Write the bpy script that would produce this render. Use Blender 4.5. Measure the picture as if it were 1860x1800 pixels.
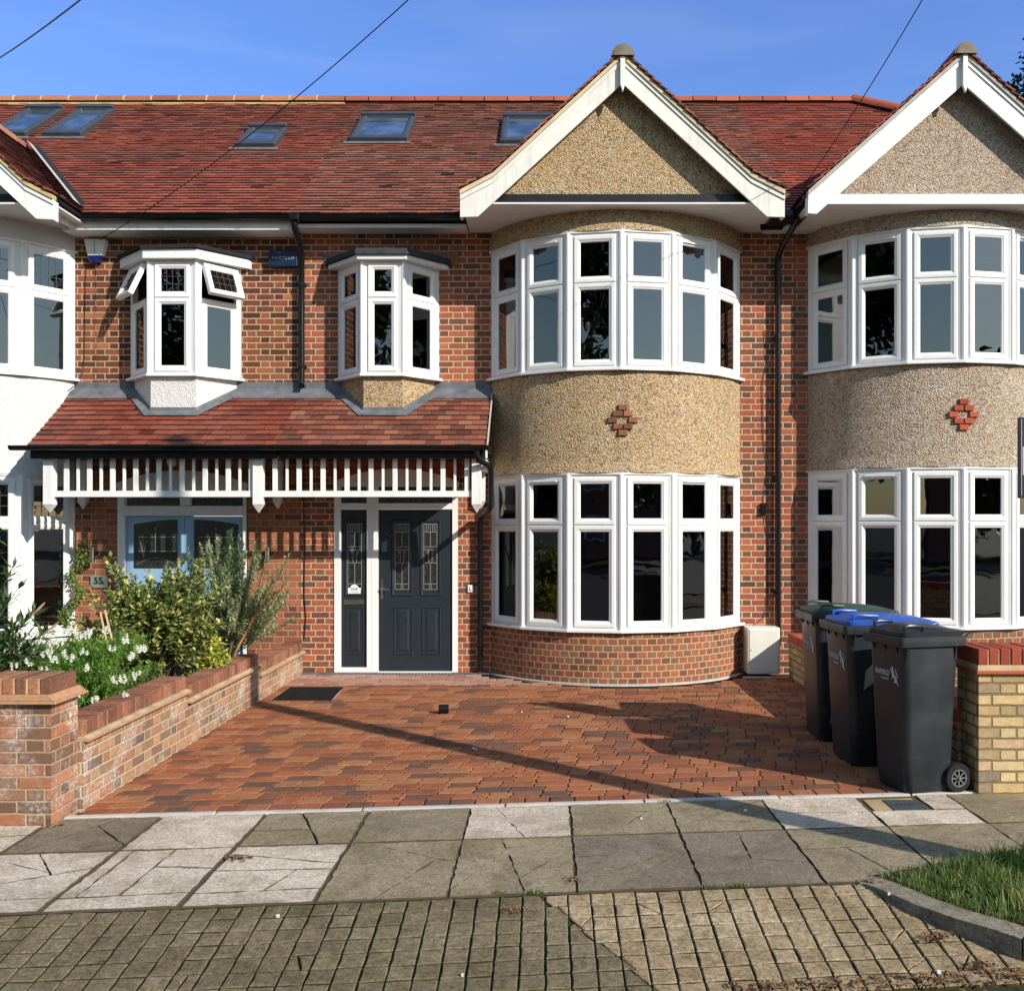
import bpy, math, random
from mathutils import Vector, Matrix, noise
random.seed(7)
R = random.random
def U(a, b): return a + (b - a) * R()
rad = math.radians
for o in list(bpy.data.objects): bpy.data.objects.remove(o)
sc = bpy.context.scene
COL = sc.collection

# ------------------------------------------------------------------ camera, sky, sun
D, S, H, VX, VY = 11.8, 148.0, 1.84, 990.0, 950.0       # survey of the place: wall distance, px per metre, eye height
F = S * D
def PX(px, y=0.0): return (px - VX) * (D + y) / F
def PZ(py, y=0.0): return H - (py - VY) * (D + y) / F
def GY(py, z=0.0): return F * (H - z) / (py - VY) - D      # ground depth
cam = bpy.data.cameras.new('camera'); camo = bpy.data.objects.new('camera', cam); COL.objects.link(camo)
camo.location = (0, -D, H); camo.rotation_euler = (rad(90), 0, 0)
cam.sensor_fit = 'HORIZONTAL'; cam.sensor_width = 36; cam.lens = 36 * F / 1860
cam.shift_x = -(VX - 930) / 1860; cam.shift_y = (VY - 900) / 1860
cam.clip_end = 1500; sc.camera = camo
SUN = Vector((1.17, -1.0, 0.85)).normalized()
w = bpy.data.worlds.new('World'); sc.world = w; w.use_nodes = True
nt = w.node_tree; bg = nt.nodes['Background']
sky = nt.nodes.new('ShaderNodeTexSky'); sky.sky_type = 'NISHITA'; sky.sun_disc = False
sky.sun_elevation = math.asin(SUN.z); sky.sun_rotation = math.atan2(SUN.x, SUN.y)
sky.air_density = 1.5; sky.dust_density = 0.3; sky.ozone_density = 4.0; sky.altitude = 100
# thin cirrus veils in the sky itself
tc = nt.nodes.new('ShaderNodeTexCoord'); mp = nt.nodes.new('ShaderNodeMapping'); mp.inputs['Scale'].default_value = (1.2, 2.0, 7)
mp.inputs['Rotation'].default_value = (0.2, 0.5, 0.3)
ns = nt.nodes.new('ShaderNodeTexNoise'); ns.inputs['Scale'].default_value = 2.2; ns.inputs['Detail'].default_value = 7; ns.inputs['Distortion'].default_value = 0.7
mr = nt.nodes.new('ShaderNodeMapRange'); mr.inputs[1].default_value = 0.50; mr.inputs[2].default_value = 0.85; mr.inputs[3].default_value = 0; mr.inputs[4].default_value = 0.16
mx = nt.nodes.new('ShaderNodeMix'); mx.data_type = 'RGBA'; mx.inputs[7].default_value = (3.6, 4.6, 6.6, 1)
L = nt.links
L.new(tc.outputs['Generated'], mp.inputs[0]); L.new(mp.outputs[0], ns.inputs['Vector']); L.new(ns.outputs[0], mr.inputs[0])
# deep blue opposite the sun, warmer and paler around it
sx = nt.nodes.new('ShaderNodeSeparateXYZ'); L.new(tc.outputs['Generated'], sx.inputs[0])
my = nt.nodes.new('ShaderNodeMapRange'); my.interpolation_type = 'SMOOTHSTEP'; my.inputs[1].default_value = -0.25; my.inputs[2].default_value = 0.75; L.new(sx.outputs[1], my.inputs[0])
tn = nt.nodes.new('ShaderNodeMix'); tn.data_type = 'RGBA'; tn.inputs[6].default_value = (1.02, 1.0, 0.95, 1); tn.inputs[7].default_value = (0.66, 0.80, 1.26, 1); L.new(my.outputs[0], tn.inputs[0])
ml_ = nt.nodes.new('ShaderNodeMix'); ml_.data_type = 'RGBA'; ml_.blend_type = 'MULTIPLY'; ml_.inputs[0].default_value = 1; L.new(sky.outputs[0], ml_.inputs[6]); L.new(tn.outputs[2], ml_.inputs[7])
L.new(mr.outputs[0], mx.inputs[0]); L.new(ml_.outputs[2], mx.inputs[6]); L.new(mx.outputs[2], bg.inputs[0])
bg.inputs[1].default_value = 0.115
sl = bpy.data.lights.new('sun', 'SUN'); sl.energy = 4.1; sl.angle = rad(0.5); sl.color = (1.0, 0.93, 0.82)
so = bpy.data.objects.new('sun', sl); COL.objects.link(so); so.rotation_euler = SUN.to_track_quat('Z', 'Y').to_euler(); so.location = (8, -12, 12)
sc.view_settings.view_transform = 'Standard'; sc.view_settings.look = 'None'
sc.view_settings.exposure = 0.55; sc.view_settings.gamma = 1
sc.render.engine = 'CYCLES'

# ------------------------------------------------------------------ helpers
def tag(o, label=None, cat=None, group=None, kind=None):
    if label: o['label'] = label
    if cat: o['category'] = cat
    if group: o['group'] = group
    if kind: o['kind'] = kind
    return o
def empty(name, loc=(0, 0, 0), rz=0):
    o = bpy.data.objects.new(name, None); COL.objects.link(o); o.location = loc; o.rotation_euler = (0, 0, rz); o.empty_display_size = .2
    return o
class MB:
    def __init__(s): s.v = []; s.f = []; s.uv = []; s.r = []; s.m = []; s.M = None; s.ms = 0
    def add(s, pts):
        i = len(s.v)
        s.v.extend([tuple(s.M @ Vector(p)) for p in pts] if s.M is not None else [tuple(p) for p in pts])
        return i
    def face(s, idx, uv=None, r=None):
        s.f.append(tuple(idx)); s.uv.append(uv); s.r.append(0.5 if r is None else r); s.m.append(s.ms)
    def poly(s, pts, uv=None, r=None):
        i = s.add(pts); s.face(range(i, i + len(pts)), uv, r)
    def box(s, x0, x1, y0, y1, z0, z1, r=None):
        i = s.add([(x0, y0, z0), (x1, y0, z0), (x1, y1, z0), (x0, y1, z0), (x0, y0, z1), (x1, y0, z1), (x1, y1, z1), (x0, y1, z1)])
        for q in ((0, 3, 2, 1), (4, 5, 6, 7), (0, 1, 5, 4), (1, 2, 6, 5), (2, 3, 7, 6), (3, 0, 4, 7)): s.face([i + k for k in q], None, r)
    def prism(s, poly, fn0, fn1, r=None, caps=True):
        n = len(poly); i = s.add([fn0(*p) for p in poly] + [fn1(*p) for p in poly])
        for k in range(n): s.face((i + k, i + (k + 1) % n, i + n + (k + 1) % n, i + n + k), None, r)
        if caps: s.face(range(i + n - 1, i - 1, -1), None, r); s.face(range(i + n, i + 2 * n), None, r)
    def prism_y(s, poly, y0, y1, r=None): s.prism(poly, lambda a, b: (a, y0, b), lambda a, b: (a, y1, b), r)
    def prism_z(s, poly, z0, z1, r=None): s.prism(poly, lambda a, b: (a, b, z0), lambda a, b: (a, b, z1), r)
    def prism_x(s, poly, x0, x1, r=None): s.prism(poly, lambda a, b: (x0, a, b), lambda a, b: (x1, a, b), r)
    def ring(s, x0, x1, z0, z1, prof):                    # nested rectangles: (inset, n) in plane x,z with y = -n
        loops = []
        for t, n in prof: loops.append(s.add([(x0 + t, -n, z0 + t), (x1 - t, -n, z0 + t), (x1 - t, -n, z1 - t), (x0 + t, -n, z1 - t)]))
        for a, b in zip(loops, loops[1:]):
            for k in range(4): s.face((a + k, a + (k + 1) % 4, b + (k + 1) % 4, b + k))
    def tube(s, pts, rr, n=8, caps=True, r=None):
        pts = [Vector(p) for p in pts]; rings = []
        if not isinstance(rr, (list, tuple)): rr = [rr] * len(pts)
        prev = None
        for k, p in enumerate(pts):
            t = (pts[min(k + 1, len(pts) - 1)] - pts[max(k - 1, 0)])
            if t.length < 1e-9: t = Vector((0, 0, 1))
            t.normalize()
            a = prev if prev is not None else (Vector((0, 0, 1)) if abs(t.z) < .9 else Vector((1, 0, 0)))
            a = (a - t * a.dot(t)); a = a.normalized() if a.length > 1e-6 else t.orthogonal().normalized()
            prev = a; b = t.cross(a)
            rings.append(s.add([p + (a * math.cos(2 * math.pi * j / n) + b * math.sin(2 * math.pi * j / n)) * rr[k] for j in range(n)]))
        for A, B in zip(rings, rings[1:]):
            for j in range(n): s.face((A + j, A + (j + 1) % n, B + (j + 1) % n, B + j), None, r)
        if caps: s.face([rings[0] + j for j in range(n - 1, -1, -1)], None, r); s.face([rings[-1] + j for j in range(n)], None, r)
    def lathe(s, prof, c=(0, 0, 0), n=20, r=None):         # prof (radius, z)
        rs = [s.add([(c[0] + a * math.cos(2 * math.pi * j / n), c[1] + a * math.sin(2 * math.pi * j / n), c[2] + b) for j in range(n)]) for a, b in prof]
        for A, B in zip(rs, rs[1:]):
            for j in range(n): s.face((A + j, A + (j + 1) % n, B + (j + 1) % n, B + j), None, r)
    def build(s, name, mat, parent=None, smooth=False, bevel=0, seg=1):
        me = bpy.data.meshes.new(name); me.from_pydata(s.v, [], s.f)
        uvl = me.uv_layers.new(name='UVMap'); dat = [0.0] * (2 * len(me.loops)); V = s.v
        for p, uv in zip(me.polygons, s.uv):
            if uv is None:
                n = p.normal; ax, ay, az = abs(n.x), abs(n.y), abs(n.z)
                for li in p.loop_indices:
                    c = V[me.loops[li].vertex_index]
                    if az >= ax and az >= ay: a, b = c[0], c[1]
                    elif ax > ay: a, b = c[1], c[2]
                    else: a, b = c[0], c[2]
                    dat[2 * li] = a; dat[2 * li + 1] = b
            else:
                for li, q in zip(p.loop_indices, uv): dat[2 * li] = q[0]; dat[2 * li + 1] = q[1]
        uvl.data.foreach_set('uv', dat)
        at = me.attributes.new('rnd', 'FLOAT', 'FACE'); at.data.foreach_set('value', s.r)
        ml = mat if isinstance(mat, (list, tuple)) else [mat]
        for m in ml: me.materials.append(m)
        me.polygons.foreach_set('material_index', s.m)
        if smooth: me.polygons.foreach_set('use_smooth', [True] * len(me.polygons))
        o = bpy.data.objects.new(name, me); COL.objects.link(o)
        if parent: o.parent = parent
        if parent and parent.type != 'MESH' and parent.matrix_basis != Matrix(): pass
        if bevel:
            b = o.modifiers.new('bevel', 'BEVEL'); b.width = bevel; b.segments = seg; b.limit_method = 'ANGLE'; b.angle_limit = rad(35)
        if smooth is True or smooth == 1:
            try: me.set_sharp_from_angle(angle=rad(40))
            except Exception: pass
        return o

# ------------------------------------------------------------------ materials
class NT:
    def __init__(s, name):
        s.m = bpy.data.materials.new(name); s.m.use_nodes = True; s.t = s.m.node_tree; s.p = s.t.nodes['Principled BSDF']; s.out = s.t.nodes['Material Output']
    def n(s, kind, **kw):
        x = s.t.nodes.new('ShaderNode' + kind)
        for k, v in kw.items(): setattr(x, k, v)
        return x
    def l(s, a, b): s.t.links.new(a, b)
    def setin(s, sock, v):
        if hasattr(v, 'is_output'): s.l(v, sock)
        else: sock.default_value = v
    def math(s, op, a, b=None, c=None):
        x = s.n('Math', operation=op); s.setin(x.inputs[0], a)
        if b is not None: s.setin(x.inputs[1], b)
        if c is not None: s.setin(x.inputs[2], c)
        return x.outputs[0]
    def noise(s, vec, scale, detail=4, rough=.55, dist=0):
        x = s.n('TexNoise'); x.inputs['Scale'].default_value = scale; x.inputs['Detail'].default_value = detail; x.inputs['Roughness'].default_value = rough; x.inputs['Distortion'].default_value = dist
        if vec is not None: s.l(vec, x.inputs['Vector'])
        return x.outputs[0]
    def maprange(s, v, a, b, c=0., d=1., smooth=False):
        x = s.n('MapRange'); s.l(v, x.inputs[0])
        if smooth: x.interpolation_type = 'SMOOTHSTEP'
        for i, q in enumerate((a, b, c, d)): x.inputs[i + 1].default_value = q
        return x.outputs[0]
    def ramp(s, v, stops, const=False):
        x = s.n('ValToRGB'); s.l(v, x.inputs[0]); e = x.color_ramp.elements
        if const: x.color_ramp.interpolation = 'CONSTANT'
        while len(e) < len(stops): e.new(.5)
        for k, (p, c) in enumerate(stops): e[k].position = p; e[k].color = (*c, 1)
        return x.outputs[0]
    def mix(s, f, a, b, mode='MIX'):
        x = s.n('Mix', data_type='RGBA', blend_type=mode); s.setin(x.inputs[0], f)
        for i, q in ((6, a), (7, b)):
            if isinstance(q, tuple): q = (*q, 1) if len(q) == 3 else q
            s.setin(x.inputs[i], q)
        return x.outputs[2]
    def bump(s, h, strength=.5, dist=.01, normal=None):
        x = s.n('Bump'); x.inputs['Strength'].default_value = strength; x.inputs['Distance'].default_value = dist; s.l(h, x.inputs['Height'])
        if normal is not None: s.l(normal, x.inputs['Normal'])
        return x.outputs[0]
    def obj(s): return s.n('TexCoord').outputs['Object']
    def uvs(s): return s.n('UVMap', uv_map='UVMap').outputs[0]
    def rnd(s): return s.n('Attribute', attribute_name='rnd').outputs['Fac']
    def base(s, c): s.setin(s.p.inputs['Base Color'], (*c, 1) if isinstance(c, tuple) else c)
    def fin(s, rough=.8, spec=.3, normal=None, metal=0):
        s.setin(s.p.inputs['Roughness'], rough); s.p.inputs['Specular IOR Level'].default_value = spec; s.p.inputs['Metallic'].default_value = metal
        if normal is not None: s.l(normal, s.p.inputs['Normal'])
        return s.m
def plain(name, c, rough=.6, spec=.4, metal=0, var=.08, scale=6, bump=0, bscale=60, streak=0):
    n = NT(name); ob = n.obj(); f = n.noise(ob, scale, 5)
    v = n.maprange(f, .3, .7, 1 - var, 1 + var)
    if streak:
        mpp = n.n('Mapping'); mpp.inputs['Scale'].default_value = (16, 16, 1.2); n.l(ob, mpp.inputs[0]); v = n.math('MULTIPLY', v, n.maprange(n.noise(mpp.outputs[0], 1, 6, .7), .52, .78, 1., 1 - streak))
    vm = n.n('VectorMath', operation='SCALE'); vm.inputs[0].default_value = c; n.l(v, vm.inputs['Scale'])
    n.base(vm.outputs[0]); nm = None
    if bump: nm = n.bump(n.noise(ob, bscale, 4), bump, .004)
    return n.fin(n.maprange(n.noise(ob, scale * 2.3, 4), .3, .7, rough * .85, min(1, rough * 1.15)), spec, nm, metal)
def brick(name, pal, mortar, bond='flemish', course=.075, Lb=.225, joint=.0135, depth=.006, dirt=.25, effl=0, swap=False, rough=.9):
    n = NT(name); uv = n.uvs()
    sep = n.n('SeparateXYZ'); n.l(uv, sep.inputs[0]); u, v = sep.outputs[0], sep.outputs[1]
    if swap: u, v = v, u
    wob = n.noise(uv, 9, 2); wv = n.math('MULTIPLY', n.math('SUBTRACT', wob, .5), .012)
    wob2 = n.noise(uv, 60, 2); wv2 = n.math('MULTIPLY', n.math('SUBTRACT', wob2, .5), .006)
    u = n.math('ADD', u, wv2); v = n.math('ADD', n.math('ADD', v, wv), wv2)
    vr = n.math('DIVIDE', v, course); row = n.math('FLOOR', vr); fv = n.math('SUBTRACT', vr, row)
    odd = n.math('MODULO', n.math('ABSOLUTE', row), 2.0)
    P = {'flemish': 1.5 * Lb, 'stretcher': Lb, 'header': Lb / 2}[bond]
    uu = n.math('ADD', n.math('DIVIDE', u, P), n.math('MULTIPLY', odd, .5)); cell = n.math('FLOOR', uu); f = n.math('SUBTRACT', uu, cell)
    d = n.math('MINIMUM', f, n.math('SUBTRACT', 1.0, f)); idx = cell
    if bond == 'flemish':
        d = n.math('MINIMUM', d, n.math('ABSOLUTE', n.math('SUBTRACT', f, .6667))); idx = n.math('ADD', n.math('MULTIPLY', cell, 2.0), n.math('GREATER_THAN', f, .6667))
    d = n.math('MULTIPLY', d, P); dv = n.math('MULTIPLY', n.math('MINIMUM', fv, n.math('SUBTRACT', 1.0, fv)), course)
    dist = n.math('MINIMUM', d, dv); mask = n.maprange(dist, joint / 2 - .0015, joint / 2 + .0028, 0, 1, True)
    cb = n.n('CombineXYZ'); n.l(idx, cb.inputs[0]); n.l(row, cb.inputs[1])
    wn = n.n('TexWhiteNoise', noise_dimensions='2D'); n.l(cb.outputs[0], wn.inputs['Vector'])
    cb2 = n.n('CombineXYZ'); n.l(row, cb2.inputs[0]); n.l(idx, cb2.inputs[1]); wn2 = n.n('TexWhiteNoise', noise_dimensions='2D'); n.l(cb2.outputs[0], wn2.inputs['Vector'])
    col = n.ramp(wn.outputs['Value'], pal)
    fine = n.noise(uv, 45, 6, .7); patch = n.noise(uv, 14, 4, .6)
    col = n.mix(n.maprange(fine, .35, .7, 0, .5), col, n.mix(1.0, col, (.55, .5, .5), 'MULTIPLY'))
    col = n.mix(n.maprange(n.math('ADD', patch, n.math('MULTIPLY', wn2.outputs['Value'], .25)), .55, .85, 0, .55), col, n.mix(1.0, col, (1.5, 1.35, 1.2), 'MULTIPLY'))
    big = n.noise(uv, 1.3, 5, .6)
    mcol = n.mix(n.maprange(n.noise(uv, 30, 4), .3, .7), tuple(c * .72 for c in mortar), mortar)
    out = n.mix(mask, mcol, col)
    out = n.mix(n.maprange(big, .45, .75, 0, dirt), out, n.mix(1.0, out, (.6, .55, .5), 'MULTIPLY'))
    if effl:
        e = n.math('MULTIPLY', n.maprange(n.noise(uv, 2.6, 4, .6), .5, .66), n.maprange(n.noise(uv, 34, 5, .8), .44, .62))
        out = n.mix(n.math('MULTIPLY', e, effl), out, (.72, .70, .66))
    n.base(out)
    hgt = n.math('ADD', mask, n.math('MULTIPLY', fine, .45)); hgt = n.math('ADD', hgt, n.math('MULTIPLY', wn2.outputs['Value'], .25))
    return n.fin(rough, .15, n.bump(hgt, .9, depth))
def tilemat(name, pal, rough=.75, moss=0.0):
    n = NT(name); ob = n.obj(); r = n.rnd(); col = n.ramp(r, pal)
    f = n.noise(ob, 30, 5, .7); g = n.noise(ob, .55, 4, .6)
    col = n.mix(n.maprange(f, .35, .75, 0, .5), col, n.mix(1.0, col, (.5, .46, .46), 'MULTIPLY'))
    col = n.mix(n.maprange(g, .42, .68, 0, .55), col, n.mix(1.0, col, (.62, .60, .60), 'MULTIPLY'))
    if moss: col = n.mix(n.math('MULTIPLY', n.maprange(n.noise(ob, 7, 6, .75), .55, .72), moss), col, (.10, .085, .06))
    n.base(col); return n.fin(rough, .3, n.bump(f, .35, .004))
def pebble(name, pal, scale=60):
    n = NT(name); ob = n.obj()
    nz = n.n('TexNoise'); nz.inputs['Scale'].default_value = 30; n.l(ob, nz.inputs['Vector'])
    vm = n.n('VectorMath', operation='MULTIPLY_ADD'); n.l(nz.outputs['Color'], vm.inputs[0]); vm.inputs[1].default_value = (.02, .02, .02); n.l(ob, vm.inputs[2])
    vo = n.n('TexVoronoi', feature='F1'); vo.inputs['Scale'].default_value = scale; n.l(vm.outputs[0], vo.inputs['Vector'])
    sepc = n.n('SeparateColor'); n.l(vo.outputs['Color'], sepc.inputs[0])
    col = n.ramp(sepc.outputs[0], pal)
    g = n.noise(ob, .8, 4, .6); col = n.mix(n.maprange(g, .4, .7, 0, .35), col, n.mix(1.0, col, (.72, .68, .60), 'MULTIPLY'))
    edge = n.maprange(vo.outputs['Distance'], .40, .80, 0, .55)
    mean = tuple(sum(c[1][i] for c in pal[1:-1]) / (len(pal) - 2) for i in range(3)); col = n.mix(.16, col, mean); col = n.mix(edge, col, (.20, .14, .085)); st = n.n('Mapping'); st.inputs['Scale'].default_value = (5, 5, .5); n.l(ob, st.inputs[0]); col = n.mix(n.maprange(n.noise(st.outputs[0], 1, 5, .6), .52, .75, 0, .4), col, n.mix(1.0, col, (.66, .62, .56), 'MULTIPLY')); n.base(col)
    hgt = n.math('SUBTRACT', 1.0, vo.outputs['Distance']); hgt = n.math('ADD', hgt, n.math('MULTIPLY', sepc.outputs[1], .6))
    return n.fin(.75, .3, n.bump(hgt, 1.0, .012))
def roughcast(name, c):
    n = NT(name); ob = n.obj(); f = n.noise(ob, 38, 5, .6, 1.2); g = n.noise(ob, 1.2, 5)
    n.base(n.mix(n.maprange(g, .45, .75, 0, .3), c, tuple(q * .82 for q in c))); return n.fin(.85, .2, n.bump(f, .9, .03))
def stonemat(name, pal, rough=.9, con=.5, b=.5, bd=.004, moss=0., sc_=1.0):
    n = NT(name); ob = n.obj(); col = n.ramp(n.rnd(), pal)
    a = n.noise(ob, 2.3 * sc_, 8, .7, .6); c = n.noise(ob, 13 * sc_, 8, .8, .4); d = n.noise(ob, 48, 6, .9); e = n.noise(ob, 110, 3, .8)
    col = n.mix(n.maprange(a, .42, .66, 0, con), col, n.mix(1.0, col, (.52, .50, .44), 'MULTIPLY'))
    col = n.mix(n.maprange(c, .45, .68, 0, con), col, n.mix(1.0, col, (.58, .56, .50), 'MULTIPLY'))
    col = n.mix(n.maprange(c, .48, .28, 0, con * .7), col, n.mix(1.0, col, (1.35, 1.32, 1.25), 'MULTIPLY'))
    col = n.mix(n.maprange(d, .47, .58, 0, min(1, con * 1.25)), col, n.mix(1.0, col, (.45, .44, .40), 'MULTIPLY'))
    col = n.mix(n.maprange(e, .56, .64, 0, .6), col, n.mix(1.0, col, (1.8, 1.75, 1.65), 'MULTIPLY'))
    if moss: col = n.mix(n.math('MULTIPLY', n.maprange(n.noise(ob, 4.5, 7, .75), .54, .68), moss), col, (.075, .08, .03))
    n.base(col); return n.fin(rough, .15, n.bump(n.math('ADD', n.math('ADD', c, d), n.math('MULTIPLY', e, .5)), b, bd))
def leafmat(name, pal, rough=.5, trans=.25):
    n = NT(name); ob = n.obj(); r = n.rnd(); col = n.ramp(r, pal)
    col = n.mix(n.maprange(n.noise(ob, 40, 3), .4, .7, 0, .3), col, n.mix(1.0, col, (.6, .65, .5), 'MULTIPLY'))
    n.base(col); n.fin(rough, .35)
    t = n.n('BsdfTranslucent'); n.l(n.mix(1.0, col, (1.3, 1.4, .7), 'MULTIPLY'), t.inputs['Color'])
    ms = n.n('MixShader'); ms.inputs[0].default_value = trans; n.l(n.p.outputs[0], ms.inputs[1]); n.l(t.outputs[0], ms.inputs[2]); n.l(ms.outputs[0], n.out.inputs[0])
    return n.m
def rndmat(name, pal, rough=.85, f1=30, f2=4, b=.5, bd=.004, dark=(.55, .52, .48), big=.4):
    n = NT(name); ob = n.obj(); col = n.ramp(n.rnd(), pal); f = n.noise(ob, f1, 7, .75); g = n.noise(ob, f2, 6, .65)
    col = n.mix(n.maprange(f, .35, .7, 0, .6), col, n.mix(1.0, col, dark, 'MULTIPLY'))
    col = n.mix(n.maprange(g, .45, .7, 0, big), col, n.mix(1.0, col, (.6, .58, .52), 'MULTIPLY'))
    sp = n.noise(ob, 160, 3, .7); col = n.mix(n.maprange(sp, .6, .72, 0, .45), col, n.mix(1.0, col, (1.7, 1.65, 1.55), 'MULTIPLY'))
    n.base(col); return n.fin(rough, .2, n.bump(n.math('ADD', f, n.math('MULTIPLY', sp, .4)), b, bd))
def glass(name, tint=(.62, .64, .62), ior=2.2):
    n = NT(name); n.t.nodes.remove(n.p)
    tr = n.n('BsdfTransparent'); tr.inputs[0].default_value = (*tint, 1); gl = n.n('BsdfGlossy'); gl.inputs['Roughness'].default_value = 0.0; gl.inputs[0].default_value = (.95, .97, 1, 1)
    fr = n.n('Fresnel'); fr.inputs[0].default_value = ior; ms = n.n('MixShader')
    bm = n.bump(n.noise(n.obj(), 2.2, 2), .06, .02); n.l(bm, gl.inputs['Normal'])
    n.l(fr.outputs[0], ms.inputs[0]); n.l(tr.outputs[0], ms.inputs[1]); n.l(gl.outputs[0], ms.inputs[2]); n.l(ms.outputs[0], n.out.inputs[0]); return n.m

MORT = (.60, .46, .30)
M = {}
M['brick_main'] = brick('red_facing_brick', [(0, (.12, .065, .05)), (.22, (.19, .08, .055)), (.38, (.34, .10, .055)), (.6, (.40, .125, .065)), (.85, (.31, .085, .05)), (1, (.16, .07, .055))], MORT)
M['brick_left'] = brick('brown_mixed_brick', [(0, (.075, .035, .03)), (.35, (.12, .048, .034)), (.55, (.20, .065, .04)), (.72, (.29, .095, .05)), (.85, (.14, .055, .038)), (1, (.38, .15, .075))], (.55, .39, .23))
M['brick_low'] = brick('orange_porch_brick', [(0, (.15, .065, .048)), (.25, (.33, .115, .065)), (.6, (.38, .14, .08)), (.9, (.30, .10, .06)), (1, (.14, .06, .05))], (.45, .30, .18))
M['brick_right'] = brick('dull_red_brick', [(0, (.13, .07, .055)), (.3, (.20, .09, .06)), (.45, (.38, .10, .05)), (.8, (.42, .11, .06)), (1, (.24, .10, .07))], (.46, .33, .20))
M['brick_bay'] = brick('bay_header_brick', [(0, (.16, .075, .055)), (.3, (.26, .095, .06)), (.6, (.33, .11, .06)), (.85, (.27, .14, .08)), (1, (.18, .10, .07))], (.50, .36, .21), bond='header', joint=.014)
M['brick_pier'] = brick('weathered_pink_brick', [(0, (.14, .085, .065)), (.25, (.22, .12, .08)), (.5, (.36, .15, .085)), (.8, (.40, .19, .11)), (1, (.19, .12, .095))], (.44, .31, .19), effl=.75, joint=.012)
M['brick_garden'] = brick('pale_garden_brick', [(0, (.20, .145, .105)), (.25, (.33, .20, .12)), (.55, (.42, .25, .15)), (.8, (.38, .17, .095)), (1, (.17, .13, .115))], (.55, .43, .30), effl=.9)
M['brick_stock'] = brick('yellow_stock_brick', [(0, (.26, .21, .17)), (.15, (.48, .35, .17)), (.35, (.58, .44, .23)), (.6, (.62, .50, .28)), (.75, (.55, .38, .25)), (.9, (.50, .36, .16)), (1, (.22, .20, .19))], (.30, .22, .12), bond='flemish', depth=.01, dirt=.45)
M['brick_edge_red'] = rndmat('coping_red_brick', [(0, (.40, .085, .045)), (.5, (.50, .12, .06)), (1, (.34, .07, .045))], f1=40)
M['brick_edge'] = stonemat('coping_worn_brick', [(0, (.20, .10, .07)), (.4, (.33, .135, .085)), (.7, (.40, .19, .12)), (1, (.25, .11, .075))], con=.55)
M['ledge'] = rndmat('clay_ledge_tile', [(0, (.42, .20, .11)), (1, (.55, .34, .2))])
M['mortar'] = plain('sandy_mortar', (.52, .40, .25), .95, .1, var=.2, bump=.5)
M['mortar_gold'] = plain('gold_mortar', (.52, .40, .18), .95, .1, var=.25, bump=.5)
M['mortar_pale'] = plain('cream_verge_mortar', (.58, .48, .33), .95, .1, var=.15, bump=.4)
M['mortar_worn'] = plain('worn_fillet_mortar', (.40, .30, .19), .95, .1, var=.35, bump=.6)
M['mortar_cap'] = plain('weathered_cap_mortar', (.20, .175, .14), .95, .1, var=.3, bump=.5)
M['mortar_grey'] = plain('grey_verge_mortar', (.42, .40, .37), .95, .1, var=.15, bump=.4)
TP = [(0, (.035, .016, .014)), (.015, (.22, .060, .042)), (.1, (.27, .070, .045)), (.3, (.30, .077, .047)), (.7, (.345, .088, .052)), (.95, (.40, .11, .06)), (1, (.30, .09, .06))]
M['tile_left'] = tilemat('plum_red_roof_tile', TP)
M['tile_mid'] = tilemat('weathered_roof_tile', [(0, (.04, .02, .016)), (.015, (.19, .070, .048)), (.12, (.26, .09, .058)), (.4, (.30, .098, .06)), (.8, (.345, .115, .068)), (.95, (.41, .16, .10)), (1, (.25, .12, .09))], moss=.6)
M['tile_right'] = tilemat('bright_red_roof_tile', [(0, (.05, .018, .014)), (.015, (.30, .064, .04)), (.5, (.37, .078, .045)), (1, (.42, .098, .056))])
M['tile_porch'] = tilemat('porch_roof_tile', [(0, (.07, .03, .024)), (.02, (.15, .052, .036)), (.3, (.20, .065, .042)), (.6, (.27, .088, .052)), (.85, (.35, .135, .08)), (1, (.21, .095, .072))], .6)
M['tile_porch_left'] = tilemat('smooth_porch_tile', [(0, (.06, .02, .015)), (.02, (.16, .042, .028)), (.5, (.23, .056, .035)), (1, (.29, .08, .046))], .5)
M['ridge_clay'] = tilemat('ridge_tile_clay', [(0, (.36, .09, .05)), (1, (.48, .14, .07))])
M['ridge_old'] = tilemat('old_ridge_clay', [(0, (.32, .11, .065)), (1, (.46, .19, .10))])
PEB = [(0, (.10, .065, .045)), (.08, (.28, .16, .075)), (.3, (.50, .33, .15)), (.5, (.64, .47, .25)), (.68, (.54, .34, .14)), (.82, (.70, .57, .38)), (.92, (.40, .37, .36)), (1, (.80, .74, .64))]
M['pebble'] = pebble('golden_pebbledash', PEB)
M['pebble_right'] = pebble('pale_pebbledash', [(0, (.15, .11, .09)), (.12, (.32, .22, .15)), (.35, (.5, .38, .26)), (.6, (.62, .5, .37)), (.75, (.5, .36, .26)), (.9, (.52, .50, .48)), (1, (.78, .73, .66))])
M['roughcast'] = roughcast('white_roughcast', (.76, .75, .73))
M['upvc'] = plain('white_upvc', (.79, .79, .78), .3, .5, var=.035, scale=3, streak=.14)
M['paint'] = plain('white_gloss_paint', (.78, .78, .76), .4, .45, var=.05, scale=3, streak=.22)
M['paint_old'] = plain('aged_white_paint', (.74, .72, .67), .5, .4, var=.08, scale=4, streak=.3)
M['soffit'] = plain('white_soffit_board', (.72, .71, .68), .5, .4, var=.04)
M['black'] = plain('black_plastic', (.006, .006, .007), .3, .35, var=.2)
M['blackboard'] = plain('black_painted_board', (.010, .0105, .013), .45, .35, var=.3, scale=5)
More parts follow.
